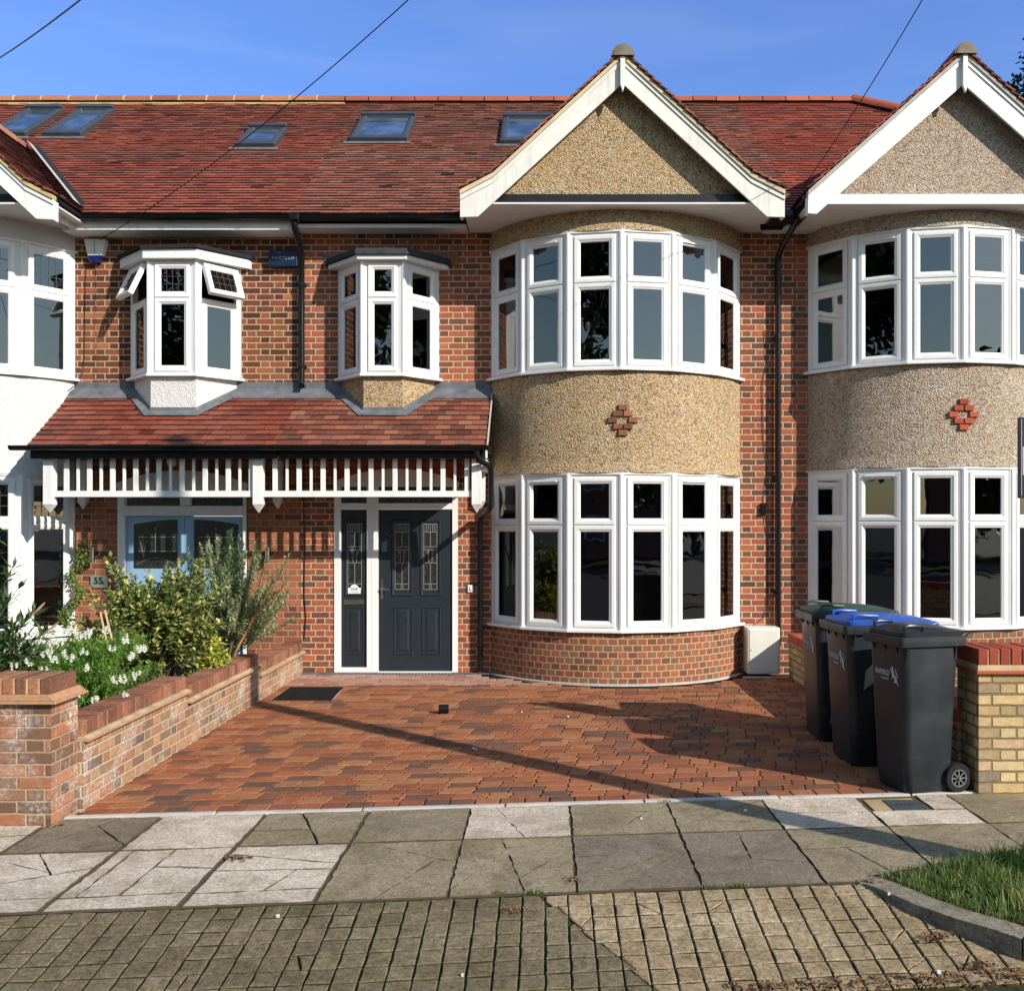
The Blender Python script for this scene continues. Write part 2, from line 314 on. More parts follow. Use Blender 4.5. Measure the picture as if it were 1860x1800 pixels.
M['lead'] = plain('lead_flashing', (.125, .135, .15), .6, .35, var=.3, scale=8, bump=.3, bscale=20)
M['lead_dark'] = plain('dark_lead', (.035, .037, .042), .55, .4, var=.35, scale=14, bump=.5, bscale=30)
M['felt'] = rndmat('torn_roof_felt', [(0, (.02, .02, .022)), (1, (.05, .05, .055))], f1=60, b=1, bd=.02)
M['glass'] = glass('window_glass')
M['lead_came'] = plain('lead_came', (.33, .34, .35), .4, .5, metal=.3)
M['came_dark'] = plain('dark_came', (.05, .05, .055), .5, .4)
M['navy'] = plain('slate_blue_composite', (.017, .024, .032), .42, .4, var=.1, scale=18, bump=.25, bscale=120)
M['skyblue'] = plain('pale_blue_door_paint', (.26, .43, .60), .4, .45, var=.04)
M['door_glass'] = plain('obscure_door_glass', (.022, .026, .024), .16, .8, var=.5, scale=26, bump=.8, bscale=70)
M['chrome'] = plain('brushed_chrome', (.62, .62, .62), .22, .5, metal=1, var=.05)
M['brass'] = plain('aged_satin_letterplate', (.48, .46, .36), .3, .5, metal=1, var=.1)
M['meter'] = plain('cream_meter_box', (.70, .68, .60), .45, .4, var=.04)
M['interior'] = plain('magnolia_room_wall', (.40, .36, .31), .9, .1)
M['interior_floor'] = plain('room_floor', (.10, .07, .045), .6, .3)
M['blind'] = plain('white_blind', (.55, .55, .52), .8, .2)
M['ink'] = plain('dark_lettering', (.02, .02, .02), .6, .3)
M['silverink'] = plain('silver_lettering', (.42, .43, .46), .5, .4)
M['plate'] = plain('steel_number_plate', (.42, .47, .46), .35, .5, metal=.6)
M['sticker'] = plain('white_sticker', (.82, .82, .82), .5, .4)
M['alarm_white'] = plain('white_alarm_casing', (.72, .75, .76), .35, .5)
M['alarm_blue'] = plain('navy_blue_alarm', (.012, .015, .11), .2, .6)
M['alarm_box'] = plain('royal_blue_casing', (.008, .022, .062), .35, .4)
M['cable'] = plain('black_cable', (.012, .012, .012), .6, .3)
def binmat():
    n = NT('black_bin_plastic'); ob_ = n.obj(); mpn = n.n('Mapping'); mpn.inputs['Rotation'].default_value = (.3, .5, .2); mpn.inputs['Scale'].default_value = (3, 3, 22); n.l(ob_, mpn.inputs[0])
    sc1 = n.maprange(n.noise(mpn.outputs[0], 1.6, 6, .7, .5), .63, .72); blot = n.maprange(n.noise(ob_, 2.5, 5, .6), .4, .7)
    col = n.mix(blot, (.016, .021, .025), (.028, .035, .040)); col = n.mix(n.math('MULTIPLY', sc1, .5), col, (.09, .10, .10)); n.base(col)
    return n.fin(n.maprange(blot, 0, 1, .38, .55), .4, n.bump(n.noise(ob_, 180, 3), .15, .002))
M['bin'] = binmat()
M['bin_lid'] = plain('black_lid_plastic', (.014, .016, .020), .36, .4, var=.3, scale=9)
M['bin_blue'] = plain('blue_lid_plastic', (.020, .085, .38), .38, .45, var=.1, scale=9)
M['bin_green'] = plain('green_lid_plastic', (.030, .062, .048), .45, .4, var=.15, scale=9)
M['rubber'] = plain('black_tyre', (.015, .015, .015), .75, .2)
M['rim'] = plain('grey_wheel_rim', (.14, .14, .145), .45, .4)
M['pot'] = plain('brown_plastic_pot', (.075, .035, .025), .45, .4)
M['bluepot'] = plain('blue_glazed_pot', (.02, .03, .14), .15, .6)
M['bark'] = rndmat('bark', [(0, (.13, .10, .075)), (1, (.22, .18, .14))], f1=30, b=1, bd=.02)
M['cane'] = plain('bamboo_cane', (.55, .36, .22), .6, .3)
M['soil'] = rndmat('soil', [(0, (.05, .035, .022)), (1, (.08, .055, .035))], f1=40, b=1, bd=.03)
M['moss'] = rndmat('mossy_joint', [(0, (.032, .036, .012)), (1, (.06, .05, .022))], f1=50)
M['joint'] = rndmat('joint_dirt', [(0, (.03, .024, .015)), (1, (.05, .04, .025))], f1=40)
M['asphalt'] = rndmat('road_asphalt', [(0, (.05, .05, .05)), (1, (.07, .068, .064))], f1=90, b=.8)
M['frame_grey'] = plain('grey_metal_frame', (.045, .052, .062), .4, .45, var=.1)
M['iron'] = rndmat('cast_iron_cover', [(0, (.05, .058, .066)), (1, (.10, .11, .12))], f1=120, b=.8)
M['leaf_litter'] = rndmat('dead_leaf', [(0, (.16, .08, .04)), (.5, (.30, .17, .08)), (1, (.10, .05, .035))])
def ob(M_, parent=None): pass

# ------------------------------------------------------------------ generic house pieces
def wall_mesh(x0, x1, z0, z1, holes, y=0.0, th=.28):
    mb = MB(); xs = sorted({x0, x1, *[h[0] for h in holes], *[h[1] for h in holes]}); zs = sorted({z0, z1, *[h[2] for h in holes], *[h[3] for h in holes]})
    xs = [a for a in xs if x0 <= a <= x1]; zs = [a for a in zs if z0 <= a <= z1]
    def solid(i, j):
        if i < 0 or j < 0 or i >= len(xs) - 1 or j >= len(zs) - 1: return False
        cx, cz = (xs[i] + xs[i + 1]) / 2, (zs[j] + zs[j + 1]) / 2
        return not any(h[0] < cx < h[1] and h[2] < cz < h[3] for h in holes)
    for i in range(len(xs) - 1):
        for j in range(len(zs) - 1):
            if not solid(i, j): continue
            a, b, c, d = xs[i], xs[i + 1], zs[j], zs[j + 1]
            mb.poly([(a, y, c), (b, y, c), (b, y, d), (a, y, d)]); mb.poly([(a, y + th, c), (a, y + th, d), (b, y + th, d), (b, y + th, c)])
            if not solid(i - 1, j): mb.poly([(a, y, c), (a, y, d), (a, y + th, d), (a, y + th, c)])
            if not solid(i + 1, j): mb.poly([(b, y, c), (b, y + th, c), (b, y + th, d), (b, y, d)])
            if not solid(i, j - 1): mb.poly([(a, y, c), (a, y + th, c), (b, y + th, c), (b, y, c)])
            if not solid(i, j + 1): mb.poly([(a, y, d), (b, y, d), (b, y + th, d), (a, y + th, d)])
    return mb
def room(x0, x1, y0, y1, z0, z1, parent):
    mb = MB()
    mb.ms = 0; mb.poly([(x0, y1, z0), (x1, y1, z0), (x1, y1, z1), (x0, y1, z1)]); mb.poly([(x0, y0, z0), (x0, y1, z0), (x0, y1, z1), (x0, y0, z1)])
    mb.poly([(x1, y0, z0), (x1, y1, z0), (x1, y1, z1), (x1, y0, z1)]); mb.poly([(x0, y0, z1), (x1, y0, z1), (x1, y1, z1), (x0, y1, z1)])
    mb.ms = 1; mb.poly([(x0, y0, z0), (x1, y0, z0), (x1, y1, z0), (x0, y1, z0)])
    return mb.build('room_lining', [M['interior'], M['interior_floor']], parent)
def tiles(mb, O, eu, ev, width, length, tw=.165, gauge=.1, th=.02, seed=1, clip=None, lo=0., wobble=.004):
    rg = random.Random(seed); O = Vector(O); eu = Vector(eu).normalized(); ev = Vector(ev).normalized(); nn = eu.cross(ev)
    if nn.z < 0: nn = -nn
    rows = int(length / gauge + .5)
    for r in range(rows):
        off = (r % 2) * tw / 2; k = -1; v0 = r * gauge
        dz = rg.uniform(-1, 1) * .003
        while True:
            a = k * tw + off; k += 1
            if a > width: break
            b = a + tw - .004
            a = max(a, 0); b = min(b, width)
            if b - a < .01: continue
            if clip and clip(O + eu * (a + b) / 2 + ev * (v0 + gauge / 2)): continue
            t1 = th + rg.uniform(-wobble, wobble); t2 = t1 + rg.uniform(-.002, .002); v1 = min(v0 + gauge + .02, length); vv = v0 - .006 + dz + rg.uniform(-.004, .004)
            q = rg.random()
            P = lambda uu, v, n: O + eu * uu + ev * v + nn * n
            i = mb.add([P(a, vv, t1), P(b, vv, t2), P(b, v1, .001), P(a, v1, .001), P(a, vv, t1 - th * .95), P(b, vv, t2 - th * .95)])
            mb.face((i, i + 1, i + 2, i + 3), None, q); mb.face((i + 4, i + 5, i + 1, i), None, 0.); mb.face((i + 4, i, i + 3), None, 0.); mb.face((i + 1, i + 5, i + 2), None, 0.)  # tails and sides in the darkest tone, painting in the course shadow lines
def halfround(mb, p0, p1, rr, seg=10, gap=.0, r=None, side=1, ridge=True):
    p0 = Vector(p0); p1 = Vector(p1); t = (p1 - p0).normalized(); s = t.cross(Vector((0, 0, 1))).normalized(); u = s.cross(t).normalized()
    A = [mb.add([p + (s * math.cos(math.pi * k / seg) + u * math.sin(math.pi * k / seg) * side) * rr for k in range(seg + 1)]) for p in (p0, p1)]
    for k in range(seg): mb.face((A[0] + k, A[0] + k + 1, A[1] + k + 1, A[1] + k), None, r)
    mb.face([A[0] + k for k in range(seg + 1)], None, r); mb.face([A[1] + k for k in range(seg, -1, -1)], None, r)
def ridge_run(parent, p0, p1, mat, jm, n, rr=.115, name='ridge_tile_run'):
    p0, p1 = Vector(p0), Vector(p1); mb = MB()
    for k in range(n):
        a = p0.lerp(p1, k / n); b = p0.lerp(p1, (k + 1) / n); t = (b - a).normalized()
        dz = Vector((0, 0, random.uniform(-.004, .004)))
        mb.ms = 0; halfround(mb, a + t * .008 + dz, b - t * .008 + dz, rr, r=R())
        mb.ms = 1; halfround(mb, a - t * .01, a + t * .01, rr - .008 if jm is M['black'] else rr + .004, r=.5)
    o = mb.build(name, [mat, jm], parent, smooth=True); return o
def gutter_run(p0, p1, parent, rr=.055, name='gutter', brackets=.9):
    p0, p1 = Vector(p0), Vector(p1); t = (p1 - p0).normalized(); s = t.cross(Vector((0, 0, 1))).normalized(); mb = MB(); N = 8
    prof = [(math.cos(math.pi + math.pi * k / N) * rr, math.sin(math.pi + math.pi * k / N) * rr) for k in range(N + 1)] + [(rr + .004, .0), (rr - .004, .004)] + [(math.cos(math.pi + math.pi * k / N) * (rr - .004), math.sin(math.pi + math.pi * k / N) * (rr - .004) + .002) for k in range(N, -1, -1)]
    up = Vector((0, 0, 1)); mb.prism(prof, lambda a, b: p0 + s * a + up * b, lambda a, b: p1 + s * a + up * b)
    Ln = (p1 - p0).length; k = .25
    while k < Ln:
        c = p0 + t * k; pr = [(math.cos(math.pi + math.pi * q / N) * (rr + .006), math.sin(math.pi + math.pi * q / N) * (rr + .006)) for q in range(N + 1)]
        mb.prism(pr, lambda a, b: c - t * .012 + s * a + up * (b + .002), lambda a, b: c + t * .012 + s * a + up * (b + .002)); k += brackets
    return mb.build(name, M['black'], parent)
SASH = [(0, .0), (0, .024), (.006, .031), (.040, .031), (.058, .020), (.066, .018), (.074, .006), (.076, .0)]
def window_unit(parent, Mx, x0, x1, z0, z1, leads=None, swing=0, mat='upvc'):
    """one casement and its pane in the facet frame Mx (x along, -y outwards, z up)"""
    mb = MB(); m = Mx.copy()
    if swing:       # top hung, opened
        m = Mx @ Matrix.Translation((0, -.03, z1)) @ Matrix.Rotation(-swing, 4, 'X') @ Matrix.Translation((0, 0, -z1))
    mb.M = m; mb.ring(x0, x1, z0, z1, SASH)
    if swing: mb.ring(x0, x1, z0, z1, [(0, 0), (0, -.03), (.05, -.03), (.076, 0)])
    c = mb.build('casement', M[mat], parent, bevel=.002)
    g = MB(); g.M = m; t = .072
    g.poly([(x0 + t, -.006, z0 + t), (x1 - t, -.006, z0 + t), (x1 - t, -.006, z1 - t), (x0 + t, -.006, z1 - t)])
    if leads:
        g.ms = 1; nx, nz = leads; a, b, cc, d = x0 + t, x1 - t, z0 + t, z1 - t
        for k in range(1, nx): xx = a + (b - a) * k / nx; g.box(xx - .0035, xx + .0035, -.011, -.007, cc, d)
        for k in range(1, nz): zz = cc + (d - cc) * k / nz; g.box(a, b, -.0115, -.0065, zz - .0035, zz + .0035)
    g.build('pane', [M['glass'], M['came_dark']], parent)
    return c
def facet(p, q):                                           # matrix: x along p->q, -y outward, origin p
    p = Vector((*p, 0)); q = Vector((*q, 0)); d = (q - p); L_ = d.length; d.normalize(); out = Vector((d.y, -d.x, 0))
    m = Matrix(((d.x, -out.x, 0, p.x), (d.y, -out.y, 0, p.y), (0, 0, 1, 0), (0, 0, 0, 1))); return m, L_
def offset_line(P, d):
    out = []
    for k in range(len(P)):
        a = Vector(P[max(k - 1, 0)]); b = Vector(P[min(k + 1, len(P) - 1)]); t = (b - a).normalized() if 0 < k < len(P) - 1 else ((Vector(P[1]) - Vector(P[0])).normalized() if k == 0 else (Vector(P[-1]) - Vector(P[-2])).normalized())
        n = Vector((t.y, -t.x)); f = 1.0
        if 0 < k < len(P) - 1:
            e = (Vector(P[k]) - a).normalized(); f = 1 / max(.5, abs(n.dot(Vector((e.y, -e.x)))))
        out.append((P[k][0] + n.x * d * f, P[k][1] + n.y * d * f))
    return out
def sill(parent, P, z, over=.06, th=.032, ext=.085):
    o = offset_line(P, over); o = [(P[0][0] - ext, -.002 + P[0][1] * 0)] + o[1:-1] + [(P[-1][0] + ext, -.002)]
    o[0] = (P[0][0] - ext, -.003); o.insert(1, (P[0][0] - ext * .9, -.05)); o.insert(-1, (P[-1][0] + ext * .9, -.05))
    inner = [(P[0][0], .05)] + list(P[1:-1]) + [(P[-1][0], .05)]
    poly = o + [(a, b + .08) for a, b in reversed(inner)]
    mb = MB(); mb.prism_z(poly, z - th, z)
    return mb.build('window_sill', M['upvc'], parent, bevel=.004)
ANG = [-51, -30, -10, 10, 30, 51]; FW = .605
def bay_pts(cx):
    x = cx - sum(math.cos(rad(a)) for a in ANG) * FW / 2; y = 0; P = [(x, y)]
    for a in ANG: x += math.cos(rad(a)) * FW; y += math.sin(rad(a)) * FW; P.append((x, y))
    return P
def mullion(mb, P, k, z0, z1):
    if k == 0 or k == len(P) - 1:
        a, b = (P[0], P[1]) if k == 0 else (P[-2], P[-1]); m, Ln = facet(a, b); mb.M = m
        if k == 0: mb.box(-.012, .052, -.022, .05, z0, z1)
        else: mb.box(Ln - .052, Ln + .012, -.022, .05, z0, z1)
        mb.M = None; return
    p = Vector(P[k]); t = ((Vector(P[k + 1]) - p).normalized() + (p - Vector(P[k - 1])).normalized()).normalized(); n = Vector((t.y, -t.x))
    half = math.atan2((Vector(P[k + 1]) - p).cross(p - Vector(P[k - 1])), (Vector(P[k + 1]) - p).dot(p - Vector(P[k - 1]))) / 2; th = abs(math.tan(half))
    pr = [(-.066, -.02), (-.066, .012), (-.052, .012), (-.050, .020), (-.040, .020), (-.038, .026), (-.028, .026), (-.022, .036), (-.008, .042), (.008, .042), (.022, .036), (.028, .026), (.038, .026), (.040, .020), (.050, .020), (.052, .012), (.066, .012), (.066, -.02)]
    pr = [(a, b - abs(a) * th) for a, b in pr]
    f = lambda z: (lambda a, b: (p.x + t.x * a + n.x * b, p.y + t.y * a + n.y * b, z))
    mb.prism(pr, f(z0), f(z1))
def bay_window(house, cx, z0, z1, zt, leads=None, vents=(1, 4)):
    P = bay_pts(cx); mb = MB()
    for k in range(7): mullion(mb, P, k, z0, z1)
    for k in range(6):
        m, Ln = facet(P[k], P[k + 1]); mb.M = m
        mb.box(.03, Ln - .03, -.016, .045, z0, z0 + .034); mb.box(.03, Ln - .03, -.016, .045, z1 - .05, z1); mb.box(.03, Ln - .03, -.014, .045, zt - .012, zt + .012)
    mb.M = None
    for k in range(6):
        if k in vents: m, Ln = facet(P[k], P[k + 1]); mb.M = m; mb.box(.14, Ln - .14, -.043, -.0305, z1 - .078, z1 - .060)
    mb.M = None
    o = mb.build('bay_window', M['upvc'], house, bevel=.002)
    for k in range(6):
        m, Ln = facet(P[k], P[k + 1]); a, b = (.066, Ln - .066)
        if k == 0: a = .05
        if k == 5: b = Ln - .05
        window_unit(o, m, a, b, z0 + .03, zt - .004); window_unit(o, m, a, b, zt + .004, z1 - .032, leads)
    sill(o, P, z0 + .004)
    hd = MB(); q = offset_line(P, .034); q[0] = (P[0][0] - .05, -.002); q[-1] = (P[-1][0] + .05, -.002)
    hd.prism_z(q + [(a, b + .1) for a, b in reversed(P)], z1, z1 + .022); hd.build('head_trim', M['upvc'], o)
    return o
def arc_band(house, cx, z0, z1, mat, name='bay_wall', flare=.03, half=1.525, sag=.865, extra=0):
    mb = MB(); Rr = (half * half + sag * sag) / (2 * sag); yc = Rr - sag; th = math.asin(half / Rr); N = 40
    zs = [z0, z0 + .02, z0 + .08, z0 + .16, z1] if flare else [z0, z1]; fl = [flare, flare * .95, flare * .35, 0, 0] if flare else [0, 0]
    idx = []
    for z, f in zip(zs, fl):
        idx.append(mb.add([(cx + (Rr + f + extra) * math.sin(-th + 2 * th * k / N), yc - (Rr + f + extra) * math.cos(-th + 2 * th * k / N), z) for k in range(N + 1)]))
    for j in range(len(zs) - 1):
        for k in range(N):
            u0 = (k / N) * 2 * th * Rr; u1 = ((k + 1) / N) * 2 * th * Rr
            mb.face((idx[j] + k, idx[j] + k + 1, idx[j + 1] + k + 1, idx[j + 1] + k), [(u0, zs[j]), (u1, zs[j]), (u1, zs[j + 1]), (u0, zs[j + 1])])
    mb.face([idx[0] + k for k in range(N, -1, -1)]); mb.face([idx[-1] + k for k in range(N + 1)])
    return mb.build(name, mat, house, smooth=True)
def gable(house, cx, outer, inner, tilem, verge_m, beam_m, barge_m, face_m, zt=5.55, zb=5.405, yg=-.90, base_w=1.81, seed=3, back=1.9):
    """outer/inner: half outlines (u, z) of the bargeboard from the apex to the eave"""
    yb = -1.08
    mb = MB(); f = MB()
    for s in (-1, 1):
        pl = [(cx + s * u, z) for u, z in outer] + [(cx + s * u, z) for u, z in reversed(inner)]
        if s > 0: pl = pl[::-1]
        mb.prism_y(pl, yb, yb + .028)
        # fillet along the upper edge
        up = [(cx + s * u, z + .002) for u, z in outer[:-1]] + [(cx + s * u, z - .055) for u, z in reversed(outer[:-1])]
        if s > 0: up = up[::-1]
        mb.prism_y(up, yb - .014, yb - .0005)
        e = outer[-1]; e0 = outer[-2]
        x0, x1 = sorted((cx + s * e[0], cx + s * (e[0] - .03)))
        mb.box(x0, x1, yb + .0285, yb + .11, e[1], e0[1])
    mb.build('bargeboard', barge_m, house, bevel=.003)
    fz = MB(); zz = outer[0][1]; up_ = [(u, max(z - .05, zt + .001)) for u, z in outer[:-1]]
    fz.prism_y([(cx - up_[-1][0], zt), (cx + up_[-1][0], zt)] + [(cx + u, z) for u, z in reversed(up_)] + [(cx - u, z) for u, z in up_[1:]], yg, yg + .1); fz.build('gable_face', face_m, house)
    bm = MB(); bm.box(cx - base_w + .09, cx + base_w - .09, yg - .05, yg + .08, zb, zt); bm.build('gable_beam', beam_m, house, bevel=.003)
    so_ = MB(); n = 9
    for k in range(n):                                       # boarded soffit with grooves
        a = -1.05 + (1.05 + .0) * k / n; b = -1.05 + 1.05 * (k + 1) / n - .006
        so_.box(cx - base_w + .02, cx + base_w - .02, a, b, zb - .001, zb + .018)
    so_.build('soffit', M['soffit'], house)
    fn = MB(); fn.prism_y([(cx - .027, zz + .01), (cx - .027, inner[0][1] - .03), (cx, inner[0][1] - .115), (cx + .027, inner[0][1] - .03), (cx + .027, zz + .01)], yb - .05, yb - .015)
    fn.build('finial', barge_m, house, bevel=.003)
    # tiled slopes
    tb = MB(); vb = MB(); db = MB(); lift = .075
    pts = [(u, z + lift) for u, z in outer[:-1]]
    for s in (-1, 1):
        for (u1, z1), (u0, z0) in zip(pts, pts[1:]):           # upper, lower
            ev = Vector((-s * (u0 - u1), 0, z1 - z0)); Ln = ev.length; lo = Vector((cx + s * u0, yb - .05, z0))
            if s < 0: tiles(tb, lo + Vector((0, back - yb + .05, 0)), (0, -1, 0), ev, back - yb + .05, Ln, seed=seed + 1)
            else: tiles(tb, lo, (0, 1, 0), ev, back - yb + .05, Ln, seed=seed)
            a = [(cx + s * u1, z1 - lift + .004), (cx + s * u0, z0 - lift + .004), (cx + s * u0, z0 - .022), (cx + s * u1, z1 - .022)]
            if s > 0: a = a[::-1]
            vb.prism_y(a, yb - .03, yb + .06); a2 = [(p, q - .004 if q else q) for p, q in a]; db.prism_y(a2, yb + .0605, back)
    for s in (-1, 1):
        for (u1, z1), (u0, z0) in zip(pts, pts[1:]):
            a_ = Vector((cx + s * u0, 0, z0)); b_ = Vector((cx + s * u1, 0, z1)); ln_ = (b_ - a_).length; e_ = (b_ - a_) / ln_; n_ = Vector((-e_.z, 0, e_.x)); n_ = n_ if n_.z > 0 else -n_; k = 0
            while k * .1 < ln_ - .02:
                p0 = a_ + e_ * (k * .1 - .01); p1 = a_ + e_ * min(k * .1 + .11, ln_); q = R(); yy = yb - .052 + random.uniform(-.006, .006)
                sec = [p0 + n_ * .024, p1 + n_ * .004, p1 - n_ * .012, p0 + n_ * .006]; i = tb.add([(v_.x, yy, v_.z) for v_ in sec] + [(v_.x, yb + .06, v_.z) for v_ in sec])
                for f_ in ((0, 1, 2, 3), (0, 1, 5, 4), (3, 2, 6, 7), (0, 3, 7, 4)): tb.face([i + t_ for t_ in f_], None, q)
                k += 1
    tb.build('gable_roof', tilem, house); vb.build('verge_mortar', verge_m, house); db.build('roof_deck', M['blackboard'], house)
    za = pts[0][1] + .0
    ro = ridge_run(house, (cx, yb - .06, za - .065), (cx, back, za - .065), M['ridge_old'], M['mortar_cap'], 8, rr=.125, name='gable_ridge')
    cap = MB(); cap.prism_y([(cx + .104 * math.cos(math.pi * k / 12), za - .065 + .104 * math.sin(math.pi * k / 12)) for k in range(13)], yb - .078, yb - .071)
    cap.build('ridge_end_mortar', M['mortar_cap'], house)

EZ, EY, SL, RY = 5.50, -.42, .757, 3.7                      # main roof: eaves height and line, slope, ridge line
def roof_z(y): return EZ + SL * (y - EY)
RZ = roof_z(RY)
ev_main = Vector((0, 1, SL)).normalized(); LEN = math.hypot(RY - EY, RZ - EZ)
def main_roof(house, x0, x1, tm, seed, hip=None):
    mb = MB(); clip = None
    if hip: clip = lambda p: p.x > hip + (RY - p.y) * 1.0
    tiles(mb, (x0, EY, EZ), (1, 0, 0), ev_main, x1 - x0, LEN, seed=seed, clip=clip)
    o = mb.build('main_roof', tm, house)
    b = MB(); xr = hip if hip else x1; xe = (hip + (RY - EY)) if hip else x1
    b.poly([(x0, EY, EZ), (xe, EY, EZ), (xr, RY, RZ), (x0, RY, RZ)]); b.poly([(x0, 2 * RY - EY, EZ), (xe, 2 * RY - EY, EZ), (xr, RY, RZ), (x0, RY, RZ)])
    if hip: b.poly([(xe, EY, EZ), (xe, 2 * RY - EY, EZ), (xr, RY, RZ)])
    b.build('roof_underlay', M['tile_mid'], house)
def roof_window(house, x0, x1, ya, yb, shade=True):
    e = MB(); up = ev_main; nn = Vector((0, -SL, 1)).normalized(); o0 = Vector((x0, ya, roof_z(ya))); Ln = (yb - ya) * math.hypot(1, SL); W = x1 - x0
    m = Matrix(((1, 0, 0, o0.x), (0, -nn.y, up.y, o0.y), (0, -nn.z, up.z, o0.z), (0, 0, 0, 1)))      # x, -y = outward, z up the slope
    e.M = m; e.ring(0, W, 0, Ln, [(0, 0), (0, .075), (.03, .09), (.075, .09), (.085, .06), (.10, .055)]); e.box(0.0, W, -.125, -.088, Ln - .07, Ln + .03)
    e.box(.0, W, -.085, -.0, -.03, -.002)
    rw = e.build('roof_window', M['frame_grey'], house, bevel=.006)
    fl = MB(); fl.M = m; fl.box(-.08, W + .05, -.028, -.02, -.12, -.03); fl.build('window_flashing', M['lead'], rw)
    g = MB(); g.M = m; g.poly([(.09, -.056, .09), (W - .09, -.056, .09), (W - .09, -.056, Ln - .09), (.09, -.056, Ln - .09)]); g.build('pane', M['skyglass'], rw)
    return rw
# roof window glass: opaque glossy pane, mottled between two dark blues
def _sg():
    n = NT('roof_window_glass'); n.base(n.mix(n.maprange(n.noise(n.obj(), 2.4, 3), .4, .6), (.03, .05, .09), (.09, .13, .19))); return n.fin(.03, 1.0)
M['skyglass'] = _sg(); M['skyglass'].node_tree.nodes['Principled BSDF'].inputs['IOR'].default_value = 2.3

def oriel(house, cx, hw, fw, dep, z0, z1, zt, base_m, roof_kind, swings=(0, 0, 0), leads=None, zb=3.0):
    P = [(cx - hw, 0), (cx - fw, -dep), (cx + fw, -dep), (cx + hw, 0)]; mb = MB()
    for k in range(4):
        if k in (0, 3): mullion(mb, P, k, z0, z1)
        else:
            p = Vector(P[k]); mb.M = None; mullion(mb, P, k, z0, z1)
    for k in range(3):
        m, Ln = facet(P[k], P[k + 1]); mb.M = m
        mb.box(.03, Ln - .03, -.016, .04, z0, z0 + .034); mb.box(.03, Ln - .03, -.016, .04, z1 - .045, z1); mb.box(.03, Ln - .03, -.014, .04, zt - .012, zt + .012)
    mb.M = None; o = mb.build('oriel_window', M['upvc'], house, bevel=.002)
    for k in range(3):
        m, Ln = facet(P[k], P[k + 1]); a, b = (.066, Ln - .066)
        if k == 0: a = .05
        if k == 2: b = Ln - .05
        window_unit(o, m, a, b, z0 + .03, zt - .004)
        window_unit(o, m, a, b, zt + .004, z1 - .03, leads, swing=swings[k])
    sill(o, P, z0 + .004, over=.05, ext=.07)
    bs = MB(); Q = offset_line(P, -.015); bs.prism_z([Q[0]] + Q[1:3] + [Q[3], (cx + hw, .1), (cx - hw, .1)], zb, z0 - .03); bs.build('oriel_base', base_m, o)
    over = .10; Q = offset_line(P, over); Q[0] = (cx - hw - .14, -.0); Q[3] = (cx + hw + .14, -.0)
    Q = [(cx - hw - .15, .0), (cx - hw - .13, -.06), Q[1], Q[2], (cx + hw + .13, -.06), (cx + hw + .15, .0)]
    rf = MB()
    if roof_kind == 'felt':
        rf.prism_z(Q, z1, z1 + .115); r_ = rf.build('oriel_fascia', M['upvc'], o, bevel=.004)
        top = MB(); QQ = [(a + (a - cx) * .04, b * 1.06 if b < 0 else b) for a, b in Q]; n = len(QQ)
        a = top.add([(x, y, z1 + .112 + U(-.006, .006)) for x, y in QQ]); b = top.add([(x, y, z1 + .155 + U(-.006, .010)) for x, y in QQ]); c = top.add([(cx + (x - cx) * .72, y * .5, z1 + .20) for x, y in QQ])
        for k in range(n - 1): top.face((a + k, a + k + 1, b + k + 1, b + k)); top.face((b + k, b + k + 1, c + k + 1, c + k))
        top.face([c + k for k in range(n)]); top.build('oriel_roof', M['felt'], o)
    else:
        rf.prism_z(Q, z1, z1 + .055); r_ = rf.build('oriel_fascia', M['upvc'], o, bevel=.004)
        top = MB(); QQ = [(cx + (a - cx) * 1.05, b * 1.06 if b < 0 else b) for a, b in Q]; n = len(QQ)
        a = top.add([(x, y, z1 + .053) for x, y in QQ]); b = top.add([(cx + (x - cx) * .99, y * .98, z1 + .125) for x, y in QQ]); c = top.add([(cx + (x - cx) * .75, y * .4, z1 + .19) for x, y in QQ])
        for k in range(n - 1): top.face((a + k, a + k + 1, b + k + 1, b + k)); top.face((b + k, b + k + 1, c + k + 1, c + k))
        top.face([c + k for k in range(n)]); top.build('oriel_roof', M['lead_dark'], o)
    fl = MB(); fl.prism_y([(cx - hw - .22, z1 + .21), (cx + hw + .22, z1 + .21), (cx + hw + .18, z1 + .11), (cx - hw - .18, z1 + .11)], -.012, -.003); fl.build('oriel_flashing', M['lead'], o)
    return o, P
# porch roof geometry
PT, PB, PY = 3.44, 2.71, -1.02                               # top height, eave height, eave line
PS = (PT - PB) / -PY
def pz(y): return PT + PS * y
def porch(house, x0, x1, tm, seed, right_end=False):
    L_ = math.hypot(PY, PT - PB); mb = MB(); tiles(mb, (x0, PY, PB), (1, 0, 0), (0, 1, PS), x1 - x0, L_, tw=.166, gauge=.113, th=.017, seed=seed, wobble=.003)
    b = MB(); b.prism_x([(PY, PB - .02), (0, PT - .02), (0, PT), (PY, PB)], x0, x1 - .002)
    o = mb.build('porch_roof', tm, house); b.build('porch_deck', M['blackboard'], o)
    fl = MB(); fl.prism_x([(-.16, pz(-.16) + .022), (-.16, pz(-.16) + .030), (-.012, PT + .05), (-.012, 3.565), (-.003, 3.565), (-.003, PT + .02)], x0, x1); fl.build('lead_flashing', M['lead'], o)
    fa = MB(); fa.box(x0, x1 - .02, -.965, -.94, 2.565, 2.70); fa.box(x0, x1 - .02, -.938, -.0, 2.60, 2.615); fa.build('porch_fascia', M['blackboard'], o)
    return o
